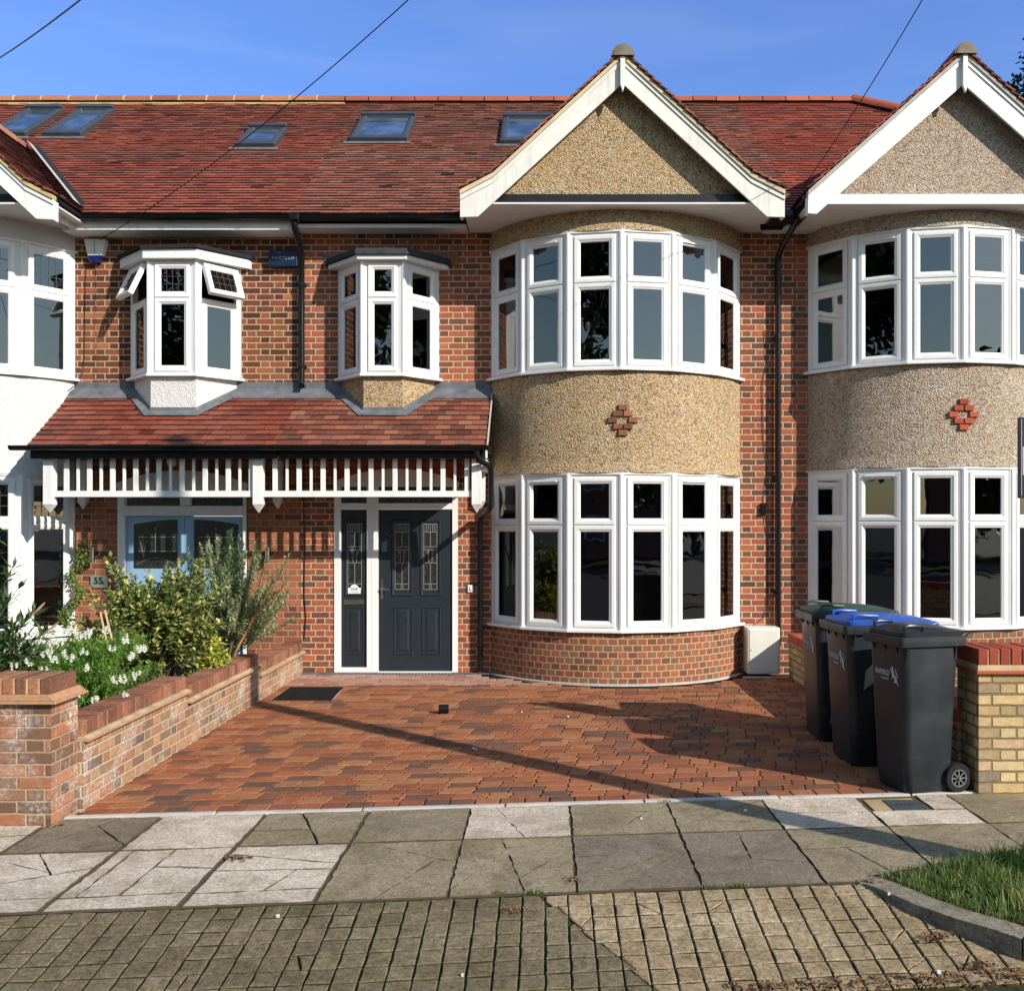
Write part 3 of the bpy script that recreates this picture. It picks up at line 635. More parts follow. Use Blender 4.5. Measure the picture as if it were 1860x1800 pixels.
def oriel_skirt(parent, P):                                   # lead dressed round the oriel base on the porch tiles
    mb = MB(); a = offset_line(P, .0); b = offset_line(P, .085); b[0] = (P[0][0] - .10, 0); b[-1] = (P[-1][0] + .10, 0)
    for k in range(len(P) - 1):
        q = [a[k], a[k + 1], b[k + 1], b[k]]; t = [(x, y, pz(y) + .034) for x, y in q]; u_ = [(x, y, pz(y) + .026) for x, y in q]
        i = mb.add(t + u_); mb.face((i, i + 1, i + 2, i + 3)); mb.face((i + 3, i + 2, i + 6, i + 7)); mb.face((i + 1, i + 2, i + 6, i + 5)); mb.face((i, i + 3, i + 7, i + 4))
    for k in range(len(P) - 1):                              # upstand
        q0, q1 = a[k], a[k + 1]; mb.poly([(q0[0], q0[1] - .0, pz(q0[1]) + .03), (q1[0], q1[1], pz(q1[1]) + .03), (q1[0], q1[1], pz(q1[1]) + .07), (q0[0], q0[1], pz(q0[1]) + .07)])
    mb.build('lead_apron', M['lead'], parent)
def pendant(mb, x, y, z0=1.95, zt=2.60, w_=.055):
    mb.box(x - w_, x + w_, y - w_, y + w_, z0 + .10, zt)
    i = mb.add([(x - w_, y - w_, z0 + .0995), (x + w_, y - w_, z0 + .0995), (x + w_, y + w_, z0 + .0995), (x - w_, y + w_, z0 + .0995), (x, y, z0)])
    for k in range(4): mb.face((i + k, i + (k + 1) % 4, i + 4))
def frieze(house, posts, xa, xb):
    mb = MB(); y = -.85; mb.box(xa, xb, y - .022, y + .022, 2.135, 2.205); mb.box(xa, xb, y - .022, y + .022, 2.575, 2.60)
    o = mb.build('porch_frieze', M['paint'], house, bevel=.003)
    for p in posts:
        m = MB(); pendant(m, p, y); m.build('pendant_post', M['paint'], o, bevel=.003); m = MB(); pendant(m, p, -.062, z0=2.0, w_=.05); m.build('pendant_post', M['paint'], o, bevel=.003)
    n = int((xb - xa) / .1307); st = (xb - xa) / n
    for k in range(1, n):
        x = xa + k * st
        if any(abs(x - p) < .075 for p in posts): continue
        m = MB(); hw = .027 if k % 2 else .0145; m.box(x - hw, x + hw, y - .014, y + .014, 2.2055, 2.5745); m.build('baluster', M['paint'], o, bevel=.002)
def downpipe(house, pts, rr=.034, clips=()):
    mb = MB(); mb.tube(pts, rr, 12)
    o = mb.build('downpipe', M['black'], house, smooth=True)
    for z in clips:
        c = min(pts, key=lambda p: abs(p[2] - z)); m = MB(); m.lathe([(rr + .001, -.02), (rr + .009, -.018), (rr + .009, .018), (rr + .001, .02)], (c[0], c[1], z), 12); m.box(c[0] - .05, c[0] + .05, c[1] + .02, -.001, z - .012, z + .012); m.build('pipe_clip', M['black'], o)
    return o
def text(body, size, mat, parent, Mx, name='lettering', ext=.0008, space=1.0, sx=1.0, bold=0):
    cu = bpy.data.curves.new('t', 'FONT'); cu.body = body; cu.size = size; cu.extrude = ext; cu.align_x = 'CENTER'; cu.align_y = 'CENTER'; cu.space_character = space; cu.offset = bold
    t = bpy.data.objects.new('t', cu); COL.objects.link(t); dg = bpy.context.evaluated_depsgraph_get(); me = bpy.data.meshes.new_from_object(t.evaluated_get(dg)); bpy.data.objects.remove(t)
    me.transform(Mx @ Matrix.Diagonal((sx, 1, 1, 1))); me.materials.clear(); me.materials.append(mat); o = bpy.data.objects.new(name, me); COL.objects.link(o); o.parent = parent; return o
FRONT = Matrix.Rotation(rad(90), 4, 'X')                    # text facing -y
def T(x, y, z): return Matrix.Translation((x, y, z))

# ================================================================== THE HOUSES
PX0 = -3.0; PX1 = 3.06
OUT_A = [(0, 7.009), (1.44, 5.684), (1.811, 5.492), (1.811, 5.247)]; IN_A = [(0, 6.74), (1.614, 5.253)]
OUT_C = [(0, 7.03), (1.20, 5.963), (1.737, 5.486), (1.737, 5.29)]; IN_C = [(0, 6.73), (1.64, 5.283)]
# ---- middle house
h = empty('terraced_house', (0, 0, 0)); tag(h, 'middle terraced house with dark front door, golden pebbledash bay and black gable beam', 'house', 'terraced houses in the row')
B = .865
wall_mesh(PX0, PX1, -.1, 5.42, [(B - 1.46, B + 1.46, .0, 5.42), (-2.57, -1.075, -.1, 2.34), (-2.50, -1.40, 3.6, 4.9)]).build('front_wall', M['brick_main'], h)
room(-.74, 2.48, .283, 4.2, .12, 2.5, h); room(-.74, 2.48, .283, 4.2, 2.72, 5.3, h); room(-2.9, -.80, .283, 3.2, 2.72, 5.3, h)
arc_band(h, B, 5.165, 5.41, M['pebble'], flare=.035); arc_band(h, B, 2.41, 3.565, M['pebble'], flare=.035); arc_band(h, B, -.05, .585, M['brick_bay'], flare=0)
w1 = bay_window(h, B, 3.60, 5.145, 4.575); w2 = bay_window(h, B, .62, 2.39, 1.815)
# brick diamond in the pebbledash
em = MB(); Rr = (1.525 ** 2 + .865 ** 2) / (2 * .865); yb_ = -.865 - .0
def emblem(house, cx, zc, mat, s=1.0):
    em = MB()
    for (i, j) in ((0, 2), (-.5, 1), (.5, 1), (-1, 0), (1, 0), (-.5, -1), (.5, -1), (0, -2)):
        x = cx + i * .117 * s; z = zc + j * .073 * s; yy = -.865 + (x - cx) ** 2 / (2 * 1.77); em.box(x - .051 * s, x + .051 * s, yy - .028, yy + .02, z - .031 * s, z + .031 * s, R())
    em.build('brick_diamond', mat, house, bevel=.003)
emblem(h, .885, PZ(763, -.87), M['brick_edge'])
gable(h, .862, OUT_A, IN_A, M['tile_mid'], M['mortar_pale'], M['blackboard'], M['paint_old'], M['pebble'], seed=11)
main_roof(h, PX0, PX1 - .004, M['tile_mid'], 21)
ridge_run(h, (PX0 - .2, RY, RZ - .02), (4.97, RY, RZ - .02), M['ridge_clay'], M['black'], 22)
roof_window(h, PX(635, 1.88), PX(740, 1.88), 1.9, 2.83); roof_window(h, PX(908, 1.8), .22, 1.8, 2.78)
f = MB(); f.box(PX(527, -.4), -.79, -.335, -.31, 5.405, 5.49); f.build('eaves_fascia', M['blackboard'], h)
f = MB(); f.box(PX0 + .0, -.94, -.31, 0, 5.385, 5.404); f.box(PX(527, -.4), -.94, -.3345, -.3105, 5.36, 5.4045); f.box(2.66, PX1, -.30, 0, 5.385, 5.404); f.build('eaves_soffit', M['soffit'], h)
gutter_run((PX(530, -.4), -.40, 5.475), (-.79, -.40, 5.475), h)
# porch roof half, frieze, gutter
pr = porch(h, PX0, -.652, M['tile_porch'], 31)
vm_ = MB(); vm_.prism_x([(PY - .01, PB + .0), (-.0, PT + .0), (0, PT + .03), (PY - .01, PB + .03)], -.652, -.636); vm_.build('verge_mortar', M['mortar_grey'], pr)
frieze(h, [PX(866, -.85)], PX(478, -.85), PX(870, -.85))
gutter_run((PX0 + .0, PY - .05, 2.70), (-.63, PY - .05, 2.70), h, .052)
ew = MB(); ew.box(-.75, -.655, -.955, -.85, 2.57, 2.66); ew.box(-.74, -.66, -.86, -.06, 2.45, 2.56); ew.build('porch_end_bracket', M['paint'], h, bevel=.004)
xg = PX(866, -.98)
o_, P_ = oriel(h, PX(701, -.2) + .0, .595, .24, .42, 3.60, 4.935, 4.50, M['pebble'], 'lead', zb=3.05)
oriel_skirt(pr, P_)
# downpipes
xd = PX(548, -.07)
downpipe(h, [(xd, -.40, 5.42), (xd, -.40, 5.36), (xd, -.36, 5.30), (xd, -.12, 5.16), (xd, -.07, 5.08), (xd, -.07, 4.4), (xd, -.07, 3.9), (xd, -.07, 3.60), (xd, -.08, 3.53), (xd + .02, -.15, 3.50)], .036, (4.75, 3.75))
hp = MB(); hp.box(xd - .06, xd + .06, -.465, -.335, 5.41, 5.50); hp.build('gutter_outlet', M['black'], h, bevel=.01)
xr = PX(1413, -.07)
downpipe(h, [(xr + .10, -.62, 5.38), (xr + .08, -.55, 5.33), (xr + .02, -.25, 5.19), (xr, -.09, 5.08), (xr, -.07, 5.0), (xr, -.07, 4), (xr, -.07, 2.6), (xr, -.07, 1.2), (xr, -.07, .35)], .036, (4.1, 2.4, 1.0))
hp = MB(); hp.box(xr - .22, xr + .02, -.75, -.32, 5.36, 5.44); hp.box(xr - .27, xr + .0, -.33, -.29, 5.34, 5.46); hp.build('valley_hopper', M['black'], h, bevel=.012)
gutter_run((2.99, -1.0, 5.47), (2.92, -.30, 5.47), h, .05)
xa = PX(866, -1.0); xb = PX(882, -.3)
downpipe(h, [(xa, -1.06, 2.66), (xa, -1.06, 2.60), (xa + .02, -1.04, 2.545), (xa + .13, -.9, 2.49), (xa + .15, -.85, 2.43), (xa + .15, -.83, 2.2), (xa + .15, -.83, 2.04), (xa + .12, -.74, 1.99), (PX(874, -.1), -.12, 1.93), (PX(872, -.07), -.07, 1.86), (PX(872, -.07), -.07, 1.2), (PX(872, -.07), -.07, .03)], .034, (1.55, .55))
# doors
def raised_panel(mb, x0, x1, z0, z1, y):
    mb.M = T(0, y, 0); mb.ring(x0, x1, z0, z1, [(-.012, 0), (-.006, .009), (.0, .009), (.01, -.006), (.028, -.006), (.05, .008)])
    mb.poly([(x0 + .05, -.008, z0 + .05), (x1 - .05, -.008, z0 + .05), (x1 - .05, -.008, z1 - .05), (x0 + .05, -.008, z1 - .05)]); mb.M = None
def art_glass(parent, x0, x1, z0, z1, y):
    g = MB(); g.poly([(x0, y, z0), (x1, y, z0), (x1, y, z1), (x0, y, z1)]); W = x1 - x0; Hh = z1 - z0; g.ms = 1
    def hz(f, a=0, b=1): g.box(x0 + W * a, x0 + W * b, y - .006, y - .002, z0 + Hh * f - .003, z0 + Hh * f + .003)
    def vt(f, a, b): g.box(x0 + W * f - .003, x0 + W * f + .003, y - .0065, y - .0025, z0 + Hh * a, z0 + Hh * b)
    for f_ in (.05, .13, .43, .62, .66, .87, .985): hz(f_, .04, .96)
    vt(.04, .05, .985); vt(.96, .05, .985); vt(.5, .13, .43); vt(.5, .66, .87)
    for q in (.2, .34, .5, .66, .8): vt(q, .87, .985)
    for q in (.38, .62): vt(q, .43, .62)
    for q in (.28, .72): vt(q, .56, .62)
    vt(.44, .05, .13); vt(.56, .05, .13)
    g.build('leaded_glass', [M['door_glass'], M['lead_came']], parent)
X = lambda px: PX(px, 0.02)
fr = MB(); y0, y1 = -.012, .07
zt = 2.34
for a, b in ((608, 620), (667, 688), (822, 832)): fr.box(X(a), X(b), y0, y1, -.0, zt)
fr.box(X(667) + .062, X(667) + .068, y0 - .003, y0 - .0005, 0, zt)
for (a, b) in ((620, 667), (688, 822)):
    fr.box(X(a), X(b), y0 + .002, y1, PZ(925), PZ(914)); fr.box(X(a), X(b), y0 + .002, y1, PZ(880), zt)
fr.box(X(620), X(667), y0 + .002, y1, .0, PZ(1212)); fr.box(X(688), X(822), y0 - .02, y1, -.0, .022)
df = fr.build('door_frame', M['upvc'], h, bevel=.003)
for (a, b) in ((620, 667), (688, 822)):
    g = MB(); g.poly([(X(a), .03, PZ(914)), (X(b), .03, PZ(914)), (X(b), .03, PZ(880)), (X(a), .03, PZ(880))]); g.build('fanlight_pane', M['door_glass'], df)
dl = MB(); xa_, xb_ = X(688) + .003, X(822) - .003; dl.box(xa_, xb_, .012, .06, .024, PZ(925) - .003)
for (a, b) in ((718, 747), (769, 798)): raised_panel(dl, X(a - 1), X(b + 1), PZ(1188), PZ(1104), .012)
for (a, b) in ((714, 746), (766, 797)):
    dl.M = T(0, .012, 0); dl.ring(X(a - 1), X(b + 2), PZ(1081), PZ(946), [(-.012, 0), (-.004, .012), (.006, .012), (.02, .002), (.026, .0)]); dl.M = None
dr = dl.build('front_door', M['navy'], h, bevel=.001)
for (a, b) in ((714, 746), (766, 797)): art_glass(dr, X(a + 3), X(b - 2), PZ(1077), PZ(950), .0095)
hd = MB(); hx = X(694); hd.box(hx - .014, hx + .014, 0, .0115, PZ(1088), PZ(1052)); hd.tube([(hx, .0, PZ(1070)), (hx, -.045, PZ(1070)), (hx + .03, -.05, PZ(1069)), (hx + .1, -.05, PZ(1070.5))], [.011, .011, .010, .009], 10); hd.build('door_handle', [M['chrome']], dr, smooth=True)
sp = MB(); xa_, xb_ = X(620) + .002, X(667) - .002; sp.box(xa_, xb_, .018, .05, PZ(1212) + .002, PZ(925) - .002); raised_panel(sp, X(630), X(659), PZ(1188), PZ(1104), .018)
sp.M = T(0, .018, 0); sp.ring(X(628), X(661), PZ(1081), PZ(946), [(-.012, 0), (-.004, .012), (.006, .012), (.02, .002), (.026, .0)]); sp.M = None
sd = sp.build('side_panel', M['navy'], h, bevel=.001); art_glass(sd, X(631), X(658), PZ(1077), PZ(950), .0155)
lp = MB(); lp.box(X(625), X(662), .006, .0178, PZ(1098), PZ(1089)); lp.box(X(627), X(660), .002, .0058, PZ(1096.5), PZ(1090.5)); lp.build('letter_plate', M['brass'], sd, bevel=.001)
st = MB(); cxs = X(644); zb_ = PZ(1078); st.prism_y([(cxs - .078, zb_), (cxs + .078, zb_), (cxs + .078, zb_ + .068), (cxs + .052, zb_ + .07)] + [(cxs + .05 * math.cos(math.pi * k / 8), zb_ + .068 + .042 * math.sin(math.pi * k / 8)) for k in range(0, 9)] + [(cxs - .078, zb_ + .068)], .0045, .0085)
stk = st.build('number_sticker', M['sticker'], sd); text('55A', .052, M['ink'], sd, T(cxs, .0042, zb_ + .055) @ FRONT, bold=.0006); text('Primary Road', .018, M['ink'], sd, T(cxs, .0042, zb_ + .02) @ FRONT)
# brick arch of the doorway and the board beneath it
def arch(house, x0, x1, z0, rise, mat_b, board=True):
    mb = MB(); c = (x0 + x1) / 2; hw_ = (x1 - x0) / 2; Rr = (hw_ ** 2 + rise ** 2) / (2 * rise); zc = z0 + rise - Rr; th = math.asin(hw_ / Rr); n = 24
    for k in range(n):
        a = -th + 2 * th * (k + .06) / n; b = -th + 2 * th * (k + .94) / n
        mb.prism_y([(c + Rr * math.sin(a), zc + Rr * math.cos(a)), (c + Rr * math.sin(b), zc + Rr * math.cos(b)), (c + (Rr + .21) * math.sin(b), zc + (Rr + .21) * math.cos(b)), (c + (Rr + .21) * math.sin(a), zc + (Rr + .21) * math.cos(a))], -.008, .02, R())
    mb.build('brick_arch', mat_b, house)
    bd = MB(); bd.prism_y([(x0, z0 - .06), (x1, z0 - .06)] + [(c + Rr * math.sin(th - 2 * th * k / n), zc + Rr * math.cos(th - 2 * th * k / n)) for k in range(n + 1)], -.006, .03); bd.build('arch_board', M['paint'], house)
arch(h, X(606), X(834), 2.345, .16, M['brick_edge_red'])
# small fittings
b = MB(); bx, bz = X(855), PZ(1069); b.box(bx - .035, bx + .035, -.03, -.001, bz - .045, bz + .045); rr_ = b.build('doorbell_box', M['upvc'], h, bevel=.006)
b = MB(); b.box(bx - .012, bx - .006, -.034, -.0305, bz - .022, bz + .022); b.box(bx - .006, bx + .014, -.034, -.0305, bz - .022, bz - .014); b.build('bell_mark', M['ink'], rr_)
b = MB(); mx0, mx1 = PX(1358, -.28), PX(1417, -.28); b.box(mx0, mx1, -.28, -.002, .03, PZ(1140, -.28)); mt = b.build('meter_box', M['meter'], h, bevel=.012, seg=2)
b = MB(); b.box(mx0 + .02, mx1 - .02, -.288, -.2805, .055, PZ(1140, -.28) - .025); b.lathe([(.012, 0), (.012, .01), (0, .01)], (mx0 + .05, -.29, .32), 8); b.build('meter_door', M['meter'], mt, bevel=.004)
def wire(name, pts, mat, parent=None, rr=.004, n=5): mb = MB(); mb.tube(pts, rr, n); return mb.build(name, mat, parent, smooth=True)
wire('wall_cable', [(PX(1388), -.012, PZ(600)), (PX(1392), -.012, PZ(660)), (PX(1384), -.012, PZ(700)), (PX(1386), -.012, PZ(790)), (PX(1393), -.012, PZ(850)), (PX(1386), -.012, PZ(915)), (PX(1389), -.012, PZ(945)), (PX(1394), -.012, PZ(985)), (PX(1393), -.012, PZ(1095)), (PX(1386), -.012, PZ(1122)), (PX(1366), -.015, PZ(1136))], M['cable'], h)
b = MB(); b.box(PX(1381), PX(1390), -.045, -.002, PZ(935), PZ(914)); b.build('cable_junction', M['black'], h, bevel=.004)
wire('wall_cable', [(PX(555), -.012, PZ(700)), (PX(552), -.012, PZ(905)), (PX(554), -.012, PZ(1000)), (PX(553), -.012, PZ(1080)), (PX(556), -.012, PZ(1120)), (PX(553), -.012, PZ(1160)), (PX(545), -.03, PZ(1166))], M['cable'], h, .005)
b = MB(); b.box(PX(811), PX(833), -.02, -.003, PZ(483), PZ(458)); b.build('air_brick', M['brick_edge'], h, bevel=.003)

# ---- left house
h = empty('terraced_house', (-6, 0, 0)); h.location = (0, 0, 0)
tag(h, 'left terraced house with white roughcast bay and pale blue double door, number 55', 'house', 'terraced houses in the row')
BL = -7.29
wall_mesh(-9.4, PX0 - .002, 3.44, 5.42, [(-9.5, BL + 1.46, 3.44, 5.42), (-5.02, -3.80, 3.6, 4.9)]).build('upper_wall', M['brick_left'], h)
wall_mesh(-9.4, PX0 - .002, -.1, 3.438, [(-9.5, BL + 1.46, -.1, 3.438), (PX(217), PX(450), -.1, 2.32)]).build('lower_wall', M['brick_low'], h)
room(-9.3, -5.85, .283, 4.2, .12, 2.5, h); room(-9.3, -5.85, .283, 4.2, 2.72, 5.3, h); room(-5.6, -3.1, .283, 3.2, 2.72, 5.3, h)
arc_band(h, BL, 5.165, 5.41, M['roughcast'], flare=.0); arc_band(h, BL, 2.41, 3.565, M['roughcast'], flare=.03); arc_band(h, BL, -.05, .585, M['roughcast'], flare=0)
bay_window(h, BL, 3.60, 5.145, 4.60, leads=(4, 3), vents=()); bay_window(h, BL, .50, 2.39, 1.84, leads=(4, 3), vents=())
gable(h, BL, [(0, 7.009), (1.50, 5.60), (1.811, 5.44), (1.811, 5.22)], [(0, 6.74), (1.614, 5.23)], M['tile_left'], M['mortar_gold'], M['blackboard'], M['paint'], M['roughcast'], seed=13, back=1.62)
main_roof(h, -9.4, PX0 - .004, M['tile_left'], 23)
ridge_run(h, (-9.4, RY, RZ - .02), (PX0 - .21, RY, RZ - .02), M['ridge_old'], M['mortar'], 14, rr=.12)
mm = MB(); mm.box(-9.4, PX0 - .2, RY - .145, RY - .10, RZ - .10, RZ - .065); mm.build('ridge_mortar', M['mortar_gold'], h)
roof_window(h, -7.25, -6.68, 2.1, 3.17); roof_window(h, -8.05, -7.48, 2.1, 3.17); roof_window(h, PX(428, 1.65), PX(500, 1.65), 1.67, 2.33)
# valley between gable and main slope
vl = MB(); lift = .10
def vpt(x, off=0): z = 5.50 + (-5.48 - x) * .921; return Vector((x + off, (z - EZ) / SL + EY, z + lift))
for k in range(14):
    a, b = vpt(-5.50 - .115 * k), vpt(-5.50 - .115 * (k + 1)); wv = .05 + .02 * R(); vl.ms = 0
    vl.poly([a + Vector((-.07, -.05, .04)), a + Vector((-.01, 0, -.01)), b + Vector((-.01, 0, -.01)), b + Vector((-.07, -.05, .04))]); vl.ms = 1
    vl.poly([a + Vector((-.01, 0, -.01)), a + Vector((.05, .03, .0)), b + Vector((.05, .03, .0)), b + Vector((-.01, 0, -.01))])
vl.build('valley_lining', [M['mortar_grey'], M['felt']], h)
f = MB(); f.box(-5.62, PX(527, -.4), -.335, -.31, 5.335, 5.49); f.build('eaves_fascia', M['paint'], h)
f = MB(); f.box(-5.78, PX0 - .002, -.31, 0, 5.34, 5.36); f.build('eaves_soffit', M['soffit'], h)
f = MB(); f.box(-5.645, -5.62, -1.05, -.335, 5.34, 5.49); f.build('return_fascia', M['paint'], h)
gutter_run((-5.60, -.40, 5.475), (PX(530, -.4), -.40, 5.475), h); gutter_run((-5.57, -1.0, 5.50), (-5.57, -.42, 5.475), h)
pr = porch(h, -5.80, PX0 - .002, M['tile_porch_left'], 33)
frieze(h, [PX(91, -.85), PX(470, -.85)], PX(100, -.85), PX(478, -.85) - .002)
gutter_run((-5.97, PY - .05, 2.70), (PX0 - .002, PY - .05, 2.70), h, .052)
o_, P_ = oriel(h, -4.405, .655, .275, .42, 3.60, 4.945, 4.50, M['roughcast'], 'felt', swings=(rad(24), 0, rad(24)), leads=(4, 3), zb=3.05)
oriel_skirt(pr, P_)
X = lambda px: PX(px, 0.05); zt = 2.32
fr = MB()
for a, b in ((217, 230), (443.5, 450)): fr.box(X(a), X(b), -.012, .12, 0, zt)
fr.box(X(230), X(443), -.008, .12, PZ(937), PZ(919)); fr.box(X(330), X(349), -.01, .12, PZ(918), PZ(904)); fr.box(X(230), X(443), -.01, .12, PZ(904), zt)
df = fr.build('door_frame', M['paint'], h, bevel=.004)
for a, b in ((231, 330), (349, 443)): g = MB(); g.poly([(X(a), .05, PZ(919)), (X(b), .05, PZ(919)), (X(b), .05, PZ(903)), (X(a), .05, PZ(903))]); g.build('fanlight_pane', M['door_glass'], df)
for (a, b, s) in ((231, 336.2, 1), (337.2, 443, -1)):
    d = MB(); d.box(X(a), X(b), .03, .075, .02, PZ(938)); ga, gb = (245, 324) if s > 0 else (354, 434)
    raised_panel(d, X(ga), X(gb), .22, PZ(1100), .03)
    dd = d.build('front_door', M['skyblue'], h, bevel=.002)
    g = MB(); n = 10; top = [(X(ga) + (X(gb) - X(ga)) * k / n, PZ(952) + .055 * math.sin(math.pi * (.5 * k / n if s > 0 else .5 + .5 * k / n))) for k in range(n, -1, -1)]
    g.prism_y([(X(ga), PZ(1032)), (X(gb), PZ(1032))] + top, .022, .029); gg = g.build('leaded_glass', M['door_glass'], dd)
    g = MB(); W = X(gb) - X(ga)
    for f_ in (.3, .62): g.box(X(ga) + W * .1, X(ga) + W * .95, .0165, .0205, PZ(952) - f_ * .54 * 1.0, PZ(952) - f_ * .54 + .006)
    g.box(X(ga) + W * .5 - .003, X(ga) + W * .5 + .003, .016, .020, PZ(1005), PZ(957))
    for sx_ in (.14, .30): g.tube([(X(ga) + W * (.22 + (sx_ - .22) * t), .018, PZ(1012) + .2 * math.sin(t * 1.4)) for t in (0, .5, .9, 1.1)], .003, 5)
    g.tube([(X(ga) + W * t, .018, PZ(1028) + .10 * math.sin(t * math.pi)) for t in (.05, .25, .5, .75, .95)], .003, 5); g.build('lead_strips', M['lead_came'], dd)
arch(h, X(212), X(452), 2.325, .16, M['brick_edge'])
def wall_light(px_):
    x = PX(px_); m = MB(); m.lathe([(0, -.09), (.03, -.09), (.03, .09), (0, .09)], (x, -.10, PZ(1007)), 14); o = m.build('wall_light', M['chrome'], h, smooth=True)
    m = MB(); m.tube([(x + .03 + .055 * math.cos(t), -.08, PZ(1003) + .055 * math.sin(t)) for t in [math.pi * 2 * k / 16 for k in range(17)]], .005, 6); m.tube([(x, -.08, PZ(1007)), (x, 0, PZ(1007))], .014, 8); m.build('light_bracket', M['chrome'], o, smooth=True)
wall_light(174); wall_light(490)
m = MB(); m.box(PX(200), PX(211), -.035, -.002, PZ(1044), PZ(1021)); db = m.build('doorbell_camera', M['chrome'], h, bevel=.006)
m = MB(); m.box(PX(200.8), PX(210.2), -.039, -.0355, PZ(1031), PZ(1022)); m.lathe([(0.012, -.0), (.012, .001), (0, .001)], (PX(205), -.0405, PZ(1026)), 10); m.build('camera_window', M['black'], db)
m = MB(); nx = PX(181); nz = PZ(1057); m.box(nx - .105, nx + .10, -.022, -.016, nz - .072, nz + .072); npz = m.build('number_plate', M['plate'], h, bevel=.002)
text('55', .115, M['ink'], npz, T(nx - .005, -.0235, nz + .012) @ FRONT, bold=.004)
# wedge alarm, box alarm, cables
m = MB(); ax = PX(173.5, -.05); z_t, z_m, z_b = PZ(437), PZ(467.5), PZ(480.5)
def wedge(mb, x, zt_, zb2, wt, wb, yt=-.075): mb.prism([(x - wt, zt_ - .012), (x - wb, zb2), (x + wb, zb2), (x + wt, zt_ - .012), (x + wt - .02, zt_), (x - wt + .02, zt_)], lambda a, b: (a, -.003, b), lambda a, b: (x + (a - x) * .9, yt, b * .985 + .985 * 0 + .015 * (zt_ + zb2) / 2))
wedge(m, ax, z_t, z_m, .145, .098); al = m.build('wedge_alarm', M['alarm_white'], h, bevel=.008, seg=2)
m = MB(); m.box(ax - .003, ax + .003, -.0785, -.074, z_m + .02, z_t - .02); m.build('casing_seam', M['lead'], al)
m = MB(); wedge(m, ax, z_m - .002, z_b, .094, .05, -.085); m.build('strobe_cover', M['alarm_blue'], al, bevel=.006)
m = MB(); m.box(PX(487.5, -.09), PX(540, -.09), -.09, -.003, PZ(484, -.09), PZ(455, -.09)); bxo = m.build('box_alarm', M['alarm_box'], h, bevel=.008, seg=2)
text('FAIRTECH', .05, M['silverink'], bxo, T(PX(514, -.09), -.0915, PZ(469, -.09)) @ FRONT, space=1.25)
wire('wall_cable', [(PX(157), -.012, PZ(480)), (PX(155), -.012, PZ(560)), (PX(154), -.012, PZ(650)), (PX(150), -.012, PZ(680)), (PX(142), -.02, PZ(697)), (PX(131), -.10, PZ(712))], M['cable'], h)
m = MB(); m.lathe([(0, .0), (.05, -.01), (.055, -.05), (.04, -.09), (.0, -.10)], (PX(312, -.5), -.5, 2.60), 14); m.build('porch_lamp', M['blind'], h, smooth=True)

# ---- right house
h = empty('terraced_house'); tag(h, 'right terraced house with pale pebbledash bay and all-white gable boards behind the bins', 'house', 'terraced houses in the row')
BR = 4.75
wall_mesh(PX1 + .002, 9.0, -.1, 5.42, [(BR - 1.46, BR + 1.46, 0, 5.42)]).build('front_wall', M['brick_right'], h)
room(3.2, 6.4, .283, 4.2, .12, 2.5, h); room(3.2, 6.4, .283, 4.2, 2.72, 5.3, h)
arc_band(h, BR, 5.215, 5.41, M['pebble_right'], flare=.03); arc_band(h, BR, 2.48, 3.645, M['pebble_right'], flare=.03); arc_band(h, BR, -.05, .62, M['brick_bay'], flare=0)
bay_window(h, BR, 3.68, 5.195, 4.63); bay_window(h, BR, .655, 2.455, 1.86)
emblem(h, 4.757, PZ(753, -.87), M['brick_edge_red'])
gable(h, 4.667, OUT_C, IN_C, M['tile_right'], M['mortar_grey'], M['paint'], M['paint'], M['pebble_right'], seed=17, base_w=1.737, back=2.0)
main_roof(h, PX1, 10.0, M['tile_right'], 25, hip=4.95)
ridge_run(h, (4.97, RY, RZ), (6.6, RY - 1.65, roof_z(RY - 1.65) + .04), M['ridge_clay'], M['black'], 5, rr=.125, name='hip_ridge')
f = MB(); f.box(PX1 + .002, 3.3, -.30, 0, 5.385, 5.404); f.build('eaves_soffit', M['soffit'], h)
gutter_run((3.06, -1.0, 5.46), (3.0, -.05, 5.44), h, .05)

# ================================================================== GROUND
SK = .097                                                    # the pavement runs askew to the houses
def V2Y(v, x): return v + SK * x
g = MB(); g.poly([(-400, -400, -.16), (400, -400, -.16), (400, 400, -.16), (-400, 400, -.16)]); tag(g.build('ground', M['asphalt']), kind='structure')
g = MB(); g.poly([(-60, -30, -.125), (60, -30, -.125), (60, V2Y(-7.9, 60), -.125), (-60, V2Y(-7.9, -60), -.125)]); tag(g.build('road', M['asphalt']), kind='structure')
g = MB(); g.poly([(-30, V2Y(-7.02, -30), -.021), (30, V2Y(-7.02, 30), -.021), (30, 8, -.021), (-30, 8, -.021)]); tag(g.build('front_ground', M['joint']), kind='structure')
M['block'] = stonemat('block_paver', [(0, (.15, .09, .065)), (.13, (.21, .095, .058)), (.27, (.30, .105, .055)), (.5, (.36, .13, .064)), (.7, (.39, .185, .088)), (.88, (.37, .11, .06)), (1, (.20, .12, .09))], con=.42, sc_=1.4)
M['block_pink'] = rndmat('pink_paver', [(0, (.38, .19, .14)), (.5, (.46, .25, .19)), (1, (.50, .31, .24))], f1=30)
